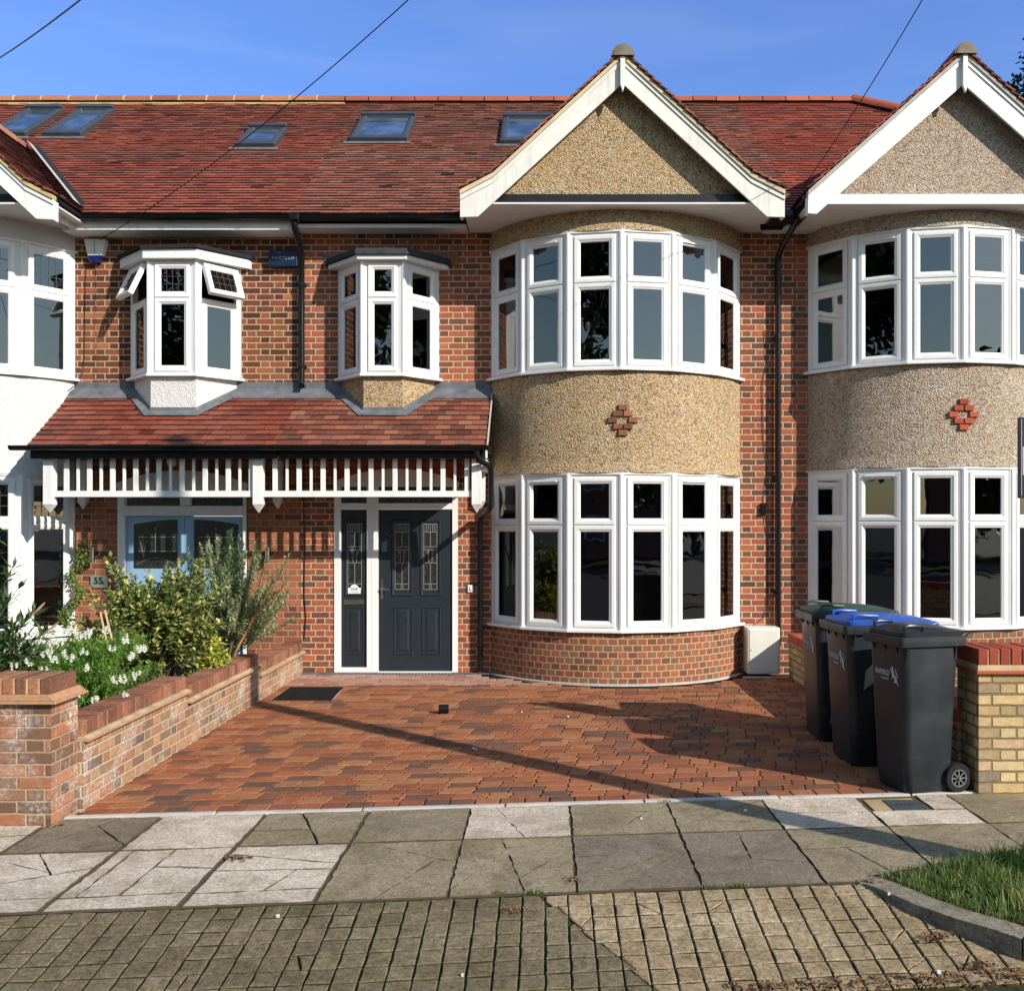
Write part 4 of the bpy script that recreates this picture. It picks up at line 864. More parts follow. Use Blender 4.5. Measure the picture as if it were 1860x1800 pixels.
def paver(mb, x0, x1, y0, y1, z, r, zig=.010, bev=.006, s0=0, s1=0):
    """block with kinked ends; x0/x1 ends, y0..y1 sides"""
    j = .0045; x0 += j; x1 -= j; y0 += j * .6; y1 -= j * .6; h_ = y1 - y0
    E = lambda x, s: [(x + s * zig, y0), (x + s * zig, y0 + h_ * .42), (x - s * zig, y0 + h_ * .58), (x - s * zig, y1)]
    o = E(x1, s1)[0:4] + E(x0, s0)[::-1]
    cx, cy = (x0 + x1) / 2, (y0 + y1) / 2; n = len(o)
    sx = (x1 - x0 - 2 * bev) / (x1 - x0); sy = (h_ - 2 * bev) / h_
    dz = [random.uniform(-.0015, .0015)] * n
    a = mb.add([(x, y, z - .022) for x, y in o]); b = mb.add([(x, y, z - bev * .6) for x, y in o]); c = mb.add([(cx + (x - cx) * sx, cy + (y - cy) * sy, z + dz[0]) for x, y in o])
    for k in range(n):
        k2 = (k + 1) % n; mb.face((a + k, a + k2, b + k2, b + k), None, r); mb.face((b + k, b + k2, c + k2, c + k), None, r)
    mb.face([c + k for k in range(n)], None, r)
XL, XR = -2.97, 2.92
mb = MB(); v = -5.46; row = 0
def ring_inside(x, y): return False
Rb = (1.525 ** 2 + .865 ** 2) / (2 * .865); ycb = Rb - .865
def in_bay(x, y, m=.06): return (x - .865) ** 2 + (y - ycb) ** 2 < (Rb + m) ** 2 and y > -1.0
while v < 1:
    ymid = V2Y(v, 0)
    x = XL - U(0, .2); prev = 1
    hgt = .136; nb = 0
    while x < XR + .05:
        wd = random.choice((.24, .16, .24, .16, .20)) if row else .165
        xa_, xb_ = max(x, XL), min(x + wd, XR); y0 = V2Y(v, (xa_ + xb_) / 2 ); y1 = y0 + hgt
        yy = (y0 + y1) / 2; x += wd
        lim = -.80 if xb_ < -.2 else -.10
        # the outermost courses follow the skewed kerb line, further back they square up with the house
        t = min(1, max(0, (v + 5.46) / 4.6)); sk = SK * (1 - t) ; y0 = v + .0 + sk * (xa_ + xb_) / 2; y1 = y0 + hgt; yy = (y0 + y1) / 2
        if xb_ - xa_ < .05 or yy > lim or in_bay((xa_ + xb_) / 2, y1 + .02, .12): continue
        zb2 = 0
        i0 = len(mb.v); q = R() * (.85 if R() > .2 else 1)
        paver(mb, xa_, xb_, y0, y1, zb2, q, zig=.008 if row else .003, s0=-prev if row else 0, s1=-prev if row else 0)
        for k in range(i0, len(mb.v)): px_, py_, pz_ = mb.v[k]; mb.v[k] = (px_, py_ + sk * (px_ - (xa_ + xb_) / 2), pz_)
    v += hgt; row += 1; prev = -prev
tag(mb.build('driveway', M['block']), kind='structure')
mb = MB()
for r_ in range(5):
    y0 = -.88 + r_ * .152
    x = XL + (r_ % 2) * -.1
    while x < 1.0:
        xa_, xb_ = max(x, XL), x + .2; x += .2
        if in_bay((xa_ + xb_) / 2, y0 + .1, .13) or xb_ > .2: continue
        paver(mb, xa_, xb_, y0, y0 + .149, .002, R(), zig=.004)
tag(mb.build('threshold_paving', M['block_pink']), kind='structure')
mb = MB(); n = 30
for k in range(n):
    a0 = -rad(58) + rad(116) * k / n; a1 = -rad(58) + rad(116) * (k + 1) / n
    P = lambda a, r_: (.865 + r_ * math.sin(a), ycb - r_ * math.cos(a))
    q = [P(a0, Rb + .005), P(a1, Rb + .005), P(a1, Rb + .055), P(a0, Rb + .055)]
    if any(p[1] > -.03 for p in q): continue
    mb.prism_z(q[::-1], -.01, .012)
mb.box(2.36, 2.9, -.36, -.29, -.01, .006)
tag(mb.build('drain_edging', plain('pale_concrete_edging', (.50, .47, .43), .9, .2, var=.15, bump=.5)), kind='structure')
mb = MB()
for k in range(60):
    x = PX(530) + k * .04
    if x > -.7: break
    mb.box(x, x + .024, -.10, -.02, .003, .012)
mb.box(PX(530), -.66, -.11, -.1005, .0, .012); mb.box(PX(530), -.66, -.019, -.012, .0, .012)
tag(mb.build('channel_drain', M['lead']), kind='structure')
# kerb edging of the drive
M['edging'] = plain('concrete_edging', (.48, .45, .42), .9, .2, var=.2, scale=5, bump=.5)
mb = MB(); x = -3.0
while x < 3.0:
    a, b = x, min(x + .91, 3.02); x += .915; z = .004 + U(-.003, .003)
    o = [(a, V2Y(-5.52, a)), (b - .006, V2Y(-5.52, b)), (b - .006, V2Y(-5.468, b)), (a, V2Y(-5.468, a))]; mb.prism_z(o, -.02, z)
tag(mb.build('drive_edging', M['edging'], bevel=.004), kind='structure')
# flagstones, cracked
M['flag'] = stonemat('paving_flag', [(0, (.26, .205, .155)), (.15, (.26, .21, .16)), (.25, (.35, .29, .19)), (.45, (.41, .345, .235)), (.55, (.61, .525, .42)), (.7, (.70, .605, .49)), (.85, (.68, .56, .465)), (1, (.76, .66, .53))], con=.7, b=.6, bd=.005)
def cut(poly, p, d):
    n = Vector((-d.y, d.x)); A, Bq = [], []; m = len(poly)
    for k in range(m):
        a, b = poly[k], poly[(k + 1) % m]; sa, sb = (a - p).dot(n), (b - p).dot(n)
        (A if sa >= 0 else Bq).append(a)
        if sa * sb < 0: c = a.lerp(b, sa / (sa - sb)); A.append(c); Bq.append(c)
    return [q for q in (A, Bq) if len(q) > 2]
def shrink(poly, g_):
    c = sum(poly, Vector((0, 0))) / len(poly); out = []; m = len(poly)
    for k in range(m):
        a, b, d = poly[k - 1], poly[k], poly[(k + 1) % m]
        e1 = (b - a); e2 = (d - b)
        if e1.length < 1e-5 or e2.length < 1e-5: out.append(b); continue
        e1.normalize(); e2.normalize(); n1 = Vector((-e1.y, e1.x)); n2 = Vector((-e2.y, e2.x))
        if (c - b).dot(n1) < 0: n1 = -n1
        if (c - b).dot(n2) < 0: n2 = -n2
        k_ = n1 + n2; den = max(.5, 1 + n1.dot(n2)); out.append(b + k_ * (g_ / den))
    return out
def rough_poly(poly, amp, step=.08):
    out = []; m = len(poly)
    for k in range(m):
        a, b = poly[k], poly[(k + 1) % m]; L_ = (b - a).length; n = max(1, int(L_ / step))
        for j in range(n):
            p = a.lerp(b, j / n)
            if j: p = p + Vector((random.uniform(-amp, amp), random.uniform(-amp, amp)))
            out.append(p)
    return out
def slab(mb, poly, z, r, gap=.004, amp=.003, drop=.03, tilt=.003, bev=.004, skew=True, step=.08):
    ar = sum(poly[k].x * poly[(k + 1) % len(poly)].y - poly[(k + 1) % len(poly)].x * poly[k].y for k in range(len(poly))) / 2
    if ar < 0: poly = poly[::-1]
    if abs(ar) < .0015: return
    p = rough_poly(shrink(poly, gap), amp, step); n = len(p); c = sum(p, Vector((0, 0))) / n
    tx, ty = random.uniform(-tilt, tilt), random.uniform(-tilt, tilt)
    zf = z if callable(z) else (lambda x, y: z)
    f_ = lambda q, dz: (q.x, V2Y(q.y, q.x) if skew else q.y, zf(q.x, q.y) + dz + tx * (q.x - c.x) + ty * (q.y - c.y))
    a = mb.add([f_(q, -drop) for q in p]); b = mb.add([f_(q, -bev * .8) for q in p]); t = mb.add([f_(q + (c - q).normalized() * bev, 0) for q in p])
    for k in range(n):
        k2 = (k + 1) % n; mb.ms = 1; mb.face((a + k, a + k2, b + k2, b + k), None, r)
        if bev < .003: mb.face((b + k, b + k2, t + k2, t + k), None, r); mb.ms = 0
        else: mb.ms = 0; mb.face((b + k, b + k2, t + k2, t + k), None, r)
    mb.face([t + k for k in range(n)], None, r)
light = {(-3, 1): 0, (-3, 2): 1}
mb = MB(); rs = random.Random(5)
x0 = -2.40
tone1 = {-5: .75, -4: .60, -3: .66, -2: .25, -1: .22, 0: .82, 1: .20, 2: .16, 3: .9 * .9, 4: .93, 5: .30}
tone1 = {-2: .70, -1: .68, 0: .12, 1: .72, 2: .22, 3: .20, 4: .84, 5: .28, 6: .24, 7: .86, 8: .93}
# key k: slab between x0+.64*(k-1) .. ; k=1 starts at x=-2.40
tr1 = {-4: .68, -3: .7, -2: .7, -1: .66, 0: .18, 1: .70, 2: .24, 3: .22, 4: .84, 5: .30, 6: .26, 7: .92, 8: .96, 9: .30, 10: .24}
tr2 = {-4: .68, -3: .7, -2: .72, -1: .68, 0: .70, 1: .72, 2: .70, 3: .24, 4: .30, 5: .16, 6: .14, 7: .26, 8: .30, 9: .26, 10: .22}
cr2 = {-2: 3, -1: 3, 0: 4, 1: 3, 2: 3, 3: 2, 4: 4, 5: 2, 6: 2, 7: 2, 8: 1}
cr1 = {-1: 1, 0: 2, 1: 0, 2: 2, 3: 0, 4: 1, 5: 3, 6: 2, 7: 1, 8: 0}
for k in range(-8, 22):
    jg = .005 if k > 2 else .009
    a = x0 + .64 * (k - 1) + jg; b = a + .64 - 2 * jg
    for (v0, v1, tr, cr) in ((-6.155, -5.528, tr1, cr1), (-7.012, -6.170, tr2, cr2)):
        polys = [[Vector((a, v0)), Vector((b, v0)), Vector((b, v1)), Vector((a, v1))]]
        if tr is tr1 and k == 8:
            polys = [[Vector((a, v0)), Vector((b, v0)), Vector((b, v0 + .29)), Vector((a, v0 + .29))], [Vector((a + .42, v0 + .30)), Vector((b, v0 + .30)), Vector((b, v1)), Vector((a + .42, v1))]]
        if tr is tr2 and k < 9 and (k % 2 or k < 3): polys = cut(polys[0], Vector((a, v0 + (.5 if k > 2 else .16))), Vector((1, .02)))
        for q in range(cr.get(k, rs.randint(0, 1))):
            big = max(polys, key=lambda p: abs(sum(p[i].x * p[(i + 1) % len(p)].y - p[(i + 1) % len(p)].x * p[i].y for i in range(len(p)))))
            c = sum(big, Vector((0, 0))) / len(big); an = rs.uniform(-.7, .7) + (math.pi / 2 if rs.random() < .45 else 0)
            polys.remove(big); polys += cut(big, c + Vector((rs.uniform(-.08, .08), rs.uniform(-.1, .1))), Vector((math.cos(an), math.sin(an))))
        t0 = tr.get(k, .25 if k % 3 else .7)
        for p in polys: slab(mb, p, .0, min(1, max(0, t0 + rs.uniform(-.03, .03))), gap=.0018 if k > 2 else .0048, amp=.0065, bev=.002, tilt=.006, step=.05)
g = MB()
for k in range(20): xa_, xb_ = -10 + k, -9 + k; g.poly([(xa_, V2Y(-7.02, xa_), -.009), (xb_, V2Y(-7.02, xb_), -.009), (xb_, V2Y(-5.53, xb_), -.009), (xa_, V2Y(-5.53, xa_), -.009)])
M['joint_brown'] = rndmat('brown_joint_soil', [(0, (.085, .065, .04)), (1, (.13, .10, .065))], f1=50)
tag(g.build('pavement_bed', M['joint_brown']), kind='structure')
tag(mb.build('pavement', [M['flag'], M['joint_brown']]), kind='structure')
# dropped crossover of scored concrete setts
def cz(x, v): return -.105 * max(0, min(1, (-7.02 - v) / .95)) - .004
M['sett'] = stonemat('scored_concrete', [(0, (.24, .19, .115)), (.3, (.29, .235, .15)), (.5, (.34, .28, .18)), (.55, (.46, .345, .205)), (.8, (.54, .415, .26)), (1, (.60, .475, .31))], con=.72, b=1, bd=.010, moss=.45)
mb = MB(); rs = random.Random(9); cw = .112
for i in range(-60, 60):
    for j in range(8):
        a = i * cw; v1 = -7.028 - j * .112; jx = rs.uniform(-.006, .006)
        xm, vm = a + cw / 2, v1 - .056
        if xm > 1.62 + .75 * (-6.98 - vm) and xm < 9: continue
        dp, dd_ = Vector((-.04, -7.0)), Vector((.60, -1.0)); quad = [Vector((a, v1 - .111)), Vector((a + cw, v1 - .111)), Vector((a + cw, v1)), Vector((a, v1))]
        parts = cut(quad, dp + Vector((.015 * math.sin(vm * 40), 0)), dd_) if abs(xm - (dp.x + .60 * (dp.y - vm))) < .16 else [quad]
        if rs.random() < .05: parts = [q_ for p_ in parts for q_ in cut(p_, sum(p_, Vector((0, 0))) / len(p_), Vector((rs.uniform(-1, 1), rs.uniform(-1, 1))))]
        pt = noise.noise(Vector((xm * 1.7, vm * 2.1, 3))) * .35; sk_ = rs.uniform(-.14, .14)
        for p_ in parts:
            c_ = sum(p_, Vector((0, 0))) / len(p_); right = c_.x > dp.x + .60 * (dp.y - c_.y)
            t0 = min(.98, max(.56, .77 + pt + sk_)) if right else min(.48, max(0, .24 + pt + sk_))
            slab(mb, p_, cz, t0, gap=.0024 + rs.random() * .003, amp=.003, drop=.03, tilt=.035, bev=.006, step=.04)
tag(mb.build('crossover', [M['sett'], M['moss']]), kind='structure')
g = MB(); N = 24
for k in range(N):
    xa_, xb_ = -8 + 17 * k / N, -8 + 17 * (k + 1) / N
    for j in range(5):
        va, vb = -7.02 - .19 * j, -7.02 - .19 * (j + 1)
        g.poly([(xa_, V2Y(vb, xa_), cz(0, vb) - .013), (xb_, V2Y(vb, xb_), cz(0, vb) - .013), (xb_, V2Y(va, xb_), cz(0, va) - .013), (xa_, V2Y(va, xa_), cz(0, va) - .013)])
tag(g.build('crossover_bed', M['moss']), kind='structure')
# iron cover in its mortar surround
K = lambda px, py: Vector((PX(px, GY(py)), GY(py)))
m = MB(); q = [K(1568, 1452), K(1654, 1449), K(1702, 1475), K(1596, 1478)]; m.prism_z([(p.x, p.y) for p in q], -.01, -.001); q = [K(1602, 1453), K(1665, 1453), K(1692, 1471), K(1624, 1472)]
mb2 = MB(); mb2.prism_z([(p.x, p.y) for p in q], -.004, .004)
e = empty('stopcock_cover', (0, 0, 0)); tag(e, 'small grey iron utility cover set in ochre mortar in the pavement near the bins', 'utility cover')
m.build('mortar_bed', plain('ochre_mortar', (.40, .29, .16), .95, .1, var=.2, bump=.6), e)
lidm = mb2.build('iron_lid', M['iron'], e, bevel=.002)
mr_ = MB(); c_ = sum(q, Vector((0, 0))) / 4
mr_.tube([(c_.x + .10 * math.cos(t), c_.y + .055 * math.sin(t), .0045) for t in [2 * math.pi * k / 20 for k in range(21)]], .0025, 5)
for k in range(5): mr_.box(c_.x - .06 + .028 * k, c_.x - .048 + .028 * k, c_.y - .02, c_.y + .02, .004, .0065)
mr_.build('raised_ring', M['iron'], lidm)
# kerb and grass verge
M['kerb'] = stonemat('old_granite_kerb', [(0, (.40, .35, .27)), (1, (.50, .44, .35))], con=.6, b=1, bd=.015, moss=.45, sc_=2.2)
kl = [(1.60, -6.86), (1.66, -6.95), (1.71, -7.06), (1.785, -7.197), (1.90, -7.35), (2.02, -7.47), (2.106, -7.57), (2.4, -7.78), (3.0, -7.98), (4.5, -8.05), (12, -7.4)]
mb = MB(); inn = offset_line(kl, -.13)
for k in range(len(kl) - 1):
    a, b, c, d = kl[k], kl[k + 1], inn[k + 1], inn[k]
    if k in (5,): b = (b[0] - .008, b[1])
    tz = .0 if k == 0 else .012
    t0 = -.0 + .012 * min(1, k / 1.5); t1 = .012 * min(1, (k + 1) / 1.5)
    i = mb.add([(*a, -.17), (*b, -.17), (*b, t1), (*a, t0), (*c, t1 + .004), (*d, t0 + .004)])
    mb.face((i, i + 1, i + 2, i + 3), None, R()); mb.face((i + 3, i + 2, i + 4, i + 5), None, R())
kb = mb.build('kerb', M['kerb']); tag(kb, kind='structure')
s_ = kb.modifiers.new('sub', 'SUBSURF'); s_.subdivision_type = 'SIMPLE'; s_.levels = 3; s_.render_levels = 3
def foliage_blades(mb, n, area, hh, lean, rg, wd=.006, zf=lambda x, y: 0):
    for _ in range(n):
        x, y = area(rg); hgt = hh * rg.uniform(.5, 1.15); a = rg.uniform(0, 6.28); le = rg.uniform(0, lean) * hgt; w_ = wd * rg.uniform(.6, 1.2)
        dx, dy = math.cos(a), math.sin(a); px_, py_ = -dy * w_ / 2, dx * w_ / 2; z0 = zf(x, y); q = rg.random()
        i = mb.add([(x - px_, y - py_, z0), (x + px_, y + py_, z0), (x + px_ * .8 + dx * le * .35, y + py_ * .8 + dy * le * .35, z0 + hgt * .6), (x - px_ * .8 + dx * le * .35, y - py_ * .8 + dy * le * .35, z0 + hgt * .6), (x + dx * le, y + dy * le, z0 + hgt * (1 - .25 * le / hgt))])
        mb.face((i, i + 1, i + 2, i + 3), None, q); mb.face((i + 3, i + 2, i + 4), None, q)
M['grass'] = leafmat('grass_blade', [(0, (.045, .095, .02)), (.4, (.09, .165, .035)), (.7, (.16, .24, .06)), (.86, (.32, .34, .13)), (1, (.48, .41, .24))], .55, .4)
rg = random.Random(3)
def ver(rg):
    while True:
        x = rg.uniform(1.70, 3.6); y = rg.uniform(-7.95, -6.2)
        # between the inner kerb line and the pavement side
        ky = None
        for k in range(len(inn) - 1):
            if inn[k][0] <= x <= inn[k + 1][0]: t = (x - inn[k][0]) / (inn[k + 1][0] - inn[k][0]); ky = inn[k][1] * (1 - t) + inn[k + 1][1] * t
        if ky is None: continue
        top = -6.82 + (x - 1.66) * .40
        if ky + .0 < y < min(top, -6.3): return x, y
mb = MB(); foliage_blades(mb, 15000, ver, .055, 1.2, rg, .005); foliage_blades(mb, 2600, lambda r: (lambda p: (max(p[0], 2.05 + r.uniform(0, .3)), p[1]))(ver(r)), .13, .9, rg, .006)
for cx_, cy_, nn_ in ((-.06, -7.02, 90), (.98, -6.93, 70), (.82, -6.94, 40), (.17, -6.15, 20), (.80, -5.45, 30), (-.22, -7.02, 40)):
    foliage_blades(mb, nn_, lambda r: (cx_ + r.gauss(0, .03), cy_ + r.gauss(0, .008)), .022, 1.0, rg, .004)
tag(mb.build('grass', M['grass']), 'green grass verge behind the old kerb and tufts in the paving joints', 'grass', kind='stuff')
g = MB(); top_l = [(12, -4.0), (4.6, -5.8), (2.9, -6.28), (1.66, -6.80)]
g.poly([(p[0], p[1], .002) for p in [(inn[k][0], inn[k][1]) for k in range(len(inn))] + top_l]); tag(g.build('verge_soil', M['soil']), kind='structure')
# litter of dead leaves in the gutter
mb = MB(); rg = random.Random(12)
for _ in range(420):
    x = rg.uniform(.75, 2.6); v_ = -7.84 - abs(rg.gauss(0, .06)) + .1 * (x < 1.2) * 0; y = V2Y(v_, x); z = cz(x, max(v_, -7.97)) + .006; s = rg.uniform(.006, .022); a = rg.uniform(0, 6.28)
    c, sn = math.cos(a) * s, math.sin(a) * s; u_ = rg.uniform(.002, .014)
    mb.poly([(x - c, y - sn, z), (x + sn * .5, y - c * .5, z + u_), (x + c, y + sn, z + u_ * .4), (x - sn * .5, y + c * .5, z + u_)], None, rg.random())
for (px_, py_, n) in ((718, 1452, 5), (430, 1560, 60), (95, 1500, 10), (1040, 1600, 14), (945, 1648, 26), (1585, 1605, 16), (1700, 1680, 60), (1780, 1720, 70), (180, 1728, 2), (1690, 1560, 6), (690, 1240, 3), (520, 1236, 3)):
    for _ in range(n):
        y = GY(py_) + rg.gauss(0, .02); x = PX(px_, y) + rg.gauss(0, .035 if n > 5 else .01); z = .006 if py_ < 1640 else cz(0, y - SK * x) + .008; s = rg.uniform(.005, .02); a = rg.uniform(0, 6.28); c, sn = math.cos(a) * s, math.sin(a) * s; u_ = rg.uniform(.002, .012)
        mb.poly([(x - c, y - sn, z), (x + sn * .5, y - c * .5, z + u_), (x + c, y + sn, z + u_ * .4), (x - sn * .5, y + c * .5, z + u_)], None, rg.random())
tag(mb.build('leaf_litter', M['leaf_litter']), 'brown scraps of dead leaves scattered along the gutter and joints', 'leaf litter', kind='stuff')
mb = MB()
for (px_, py_) in ((860, 1367), (865, 1369), (1165, 1497), (840, 1752), (1032, 1308), (948, 1300), (1705, 1740), (1354, 1482), (505, 1670), (1690, 1640), (1615, 1637)):
    y = GY(py_, -.03); x = PX(px_, y); m_ = .5; z = .006 if py_ < 1640 else cz(0, y - SK * x) + .004; s = U(.006, .013)
    mb.prism_z([(x - s, y - s * .5), (x + s, y - s), (x + s * .7, y + s * .8), (x - s * .6, y + s)], z - .004, z + .007)
tag(mb.build('pebble_scatter', M['sticker']), 'small white chips scattered over the paving', 'pebbles', kind='stuff')

# ================================================================== GARDEN WALLS
def coping_run(parent, axis, a0, a1, c0, c1, z0, z1, mat, pitch=.075, gap=.012, jm=None, name='coping'):
    """soldier bricks laid on edge between a0..a1 along axis, spanning c0..c1 across"""
    mb = MB(); n = max(1, round((a1 - a0) / pitch)); p = (a1 - a0) / n
    for k in range(n):
        s, e = a0 + k * p + gap / 2, a0 + (k + 1) * p - gap / 2; dz = random.uniform(-.003, .003); dc = random.uniform(-.003, .003)
        if axis == 'y': mb.box(c0 + dc, c1 + dc, s, e, z0, z1 + dz, R())
        else: mb.box(s, e, c0 + dc, c1 + dc, z0, z1 + dz, R())
    o = mb.build(name, mat, parent, bevel=.004)
    m = MB()
    if axis == 'y': m.box(c0 + .008, c1 - .008, a0 + .014, a1 - .014, z0, z1 - .006)
    else: m.box(a0 + .014, a1 - .014, c0 + .008, c1 - .008, z0, z1 - .006)
    m.build('coping_mortar', jm or M['mortar'], o); return o
gw = empty('garden_wall', (-3.08, -3, 0)); gw.location = (0, 0, 0); tag(gw, 'low stepped brick garden wall with soldier coping left of the driveway', 'garden wall')
ys = [(-5.62, PZ(0) * 0 - 3.82, .455), (-3.815, -1.82, .365), (-1.815, -.004, .265)]
for (a, b, z) in ys:
    m = MB(); m.box(-3.19, XL, a, b, -.05, z - .022); m.build('brickwork', M['brick_garden'], gw)
    m = MB(); m.prism([(-3.22, z - .0215), (XL + .040, z - .0215), (XL + .040, z - .003), (-3.22, z - .003)], lambda p, q: (p, a, q), lambda p, q: (p, b, q)); m.build('tile_ledge', M['ledge'], gw, bevel=.002); m = MB(); m.prism([(-3.21, z - .0028), (XL + .036, z - .0028), (XL + .006, z + .014), (-3.21, z + .014)], lambda p, q: (p, a, q), lambda p, q: (p, b, q)); m.build('mortar_fillet', M['mortar_worn'], gw)
    coping_run(gw, 'y', a, b, -3.19, XL - .008, z + .0125, z + .115, M['brick_edge'])
pr_ = empty('garden_pier'); tag(pr_, 'weathered pink brick gate pier at the front end of the left garden wall', 'brick pier', 'brick piers on the pavement line')
m = MB(); m.box(-3.46, -3.0, -5.96, -5.625, -.04, .745); m.build('brickwork', M['brick_pier'], pr_)
m = MB(); m.box(-3.50, -2.95, -6.005, -5.585, .7455, .762); m.prism([(-3.49, .7625), (-2.955, .7625), (-3.0, .80), (-3.46, .80)], lambda p, q: (p, -5.995, q), lambda p, q: (p, -5.60, q)); m.build('tile_ledge', M['ledge'], pr_, bevel=.003)
coping_run(pr_, 'x', -3.46, -3.0, -5.955, -5.63, .8005, .895, M['brick_edge'], jm=M['mortar_gold'], gap=.013, pitch=.077)
fw_ = empty('front_boundary_wall'); tag(fw_, 'low front garden wall running left out of view from the pink brick pier', 'garden wall')
m = MB(); m.box(-9, -3.465, -5.92, -5.70, -.04, .50); m.build('brickwork', M['brick_pier'], fw_); coping_run(fw_, 'x', -9, -3.47, -5.92, -5.70, .501, .60, M['brick_edge'])
g = MB(); g.poly([(-9, -5.69, .22), (-3.18, -5.69, .22), (-3.18, -.0, .22), (-9, -.0, .22)]); tag(g.build('planting_bed', M['soil']), kind='structure')
rw = empty('garden_wall'); tag(rw, 'low yellow brick garden wall with red coping behind the wheelie bins', 'garden wall')
m = MB(); m.box(2.92, 3.12, -4.98, -.30, -.05, .41); m.build('brickwork', M['brick_stock'], rw)
m = MB(); m.box(2.885, 3.155, -4.98, -.30, .4105, .43); m.build('tile_ledge', M['ledge'], rw, bevel=.003)
coping_run(rw, 'y', -4.98, -.30, 2.905, 3.135, .4305, .525, M['brick_edge_red'], pitch=.225, gap=.004)
pr_ = empty('garden_pier'); tag(pr_, 'yellow stock brick pier with red coping right of the nearest wheelie bin', 'brick pier', 'brick piers on the pavement line')
yp = -5.26
m = MB(); m.box(2.95, 3.62, yp, yp + .34, -.04, .815); m.build('brickwork', M['brick_stock'], pr_)
m = MB(); m.box(2.925, 3.65, yp - .03, yp + .37, .8155, .838); m.build('tile_ledge', M['brick_edge_red'], pr_, bevel=.003)
m = MB(); m.box(2.94, 3.63, yp - .012, yp + .352, .8385, .875); m.build('mortar_bed', M['mortar'], pr_)
coping_run(pr_, 'x', 2.94, 3.62, yp - .005, yp + .345, .8755, .985, M['brick_edge_red'], pitch=.0755, gap=.01)
fw_ = empty('front_boundary_wall'); tag(fw_, 'yellow brick boundary wall continuing right from the stock brick pier', 'garden wall')
m = MB(); m.box(3.625, 8, yp + .05, yp + .27, -.04, .815); m.build('brickwork', M['brick_stock'], fw_); coping_run(fw_, 'x', 3.625, 8, yp + .05, yp + .27, .8155, .92, M['brick_edge_red'])

# ================================================================== WHEELIE BINS
def rrect(w_, d_, r_, n=5, cx=0, cy=0):
    out = []
    for (sx, sy, a0) in ((1, -1, -90), (1, 1, 0), (-1, 1, 90), (-1, -1, 180)):
        for k in range(n + 1): a = rad(a0 + 90 * k / n); out.append((cx + sx * (w_ / 2 - r_) + r_ * math.cos(a), cy + sy * (d_ / 2 - r_) + r_ * math.sin(a)))
    return out
def loft(mb, rings, cap0=True, cap1=True):
    ids = [mb.add(r) for r in rings]; n = len(rings[0])
    for A, Bq in zip(ids, ids[1:]):
        for k in range(n): mb.face((A + k, A + (k + 1) % n, Bq + (k + 1) % n, Bq + k))
    if cap0: mb.face([ids[0] + k for k in range(n - 1, -1, -1)])
    if cap1: mb.face([ids[-1] + k for k in range(n)])
LION = [[(.30, 1.0), (.40, .93), (.43, .80), (.46, .66), (.60, .52), (.74, .40), (.80, .30), (.78, .22), (.86, .14), (.92, .02), (.86, -.0), (.80, .08), (.70, .20), (.66, .12), (.56, .16), (.44, .13), (.40, .18), (.52, .22), (.52, .34), (.38, .46), (.30, .32), (.20, .32), (.28, .42), (.26, .56), (.06, .78), (.02, .86), (.10, .84), (.24, .70), (.28, .78), (.16, .84), (.22, .92)],
        [(.74, .40), (.92, .46), (.86, .62), (.72, .76), (.68, .90), (.62, .82), (.66, .68), (.80, .56), (.80, .48), (.70, .44)]]
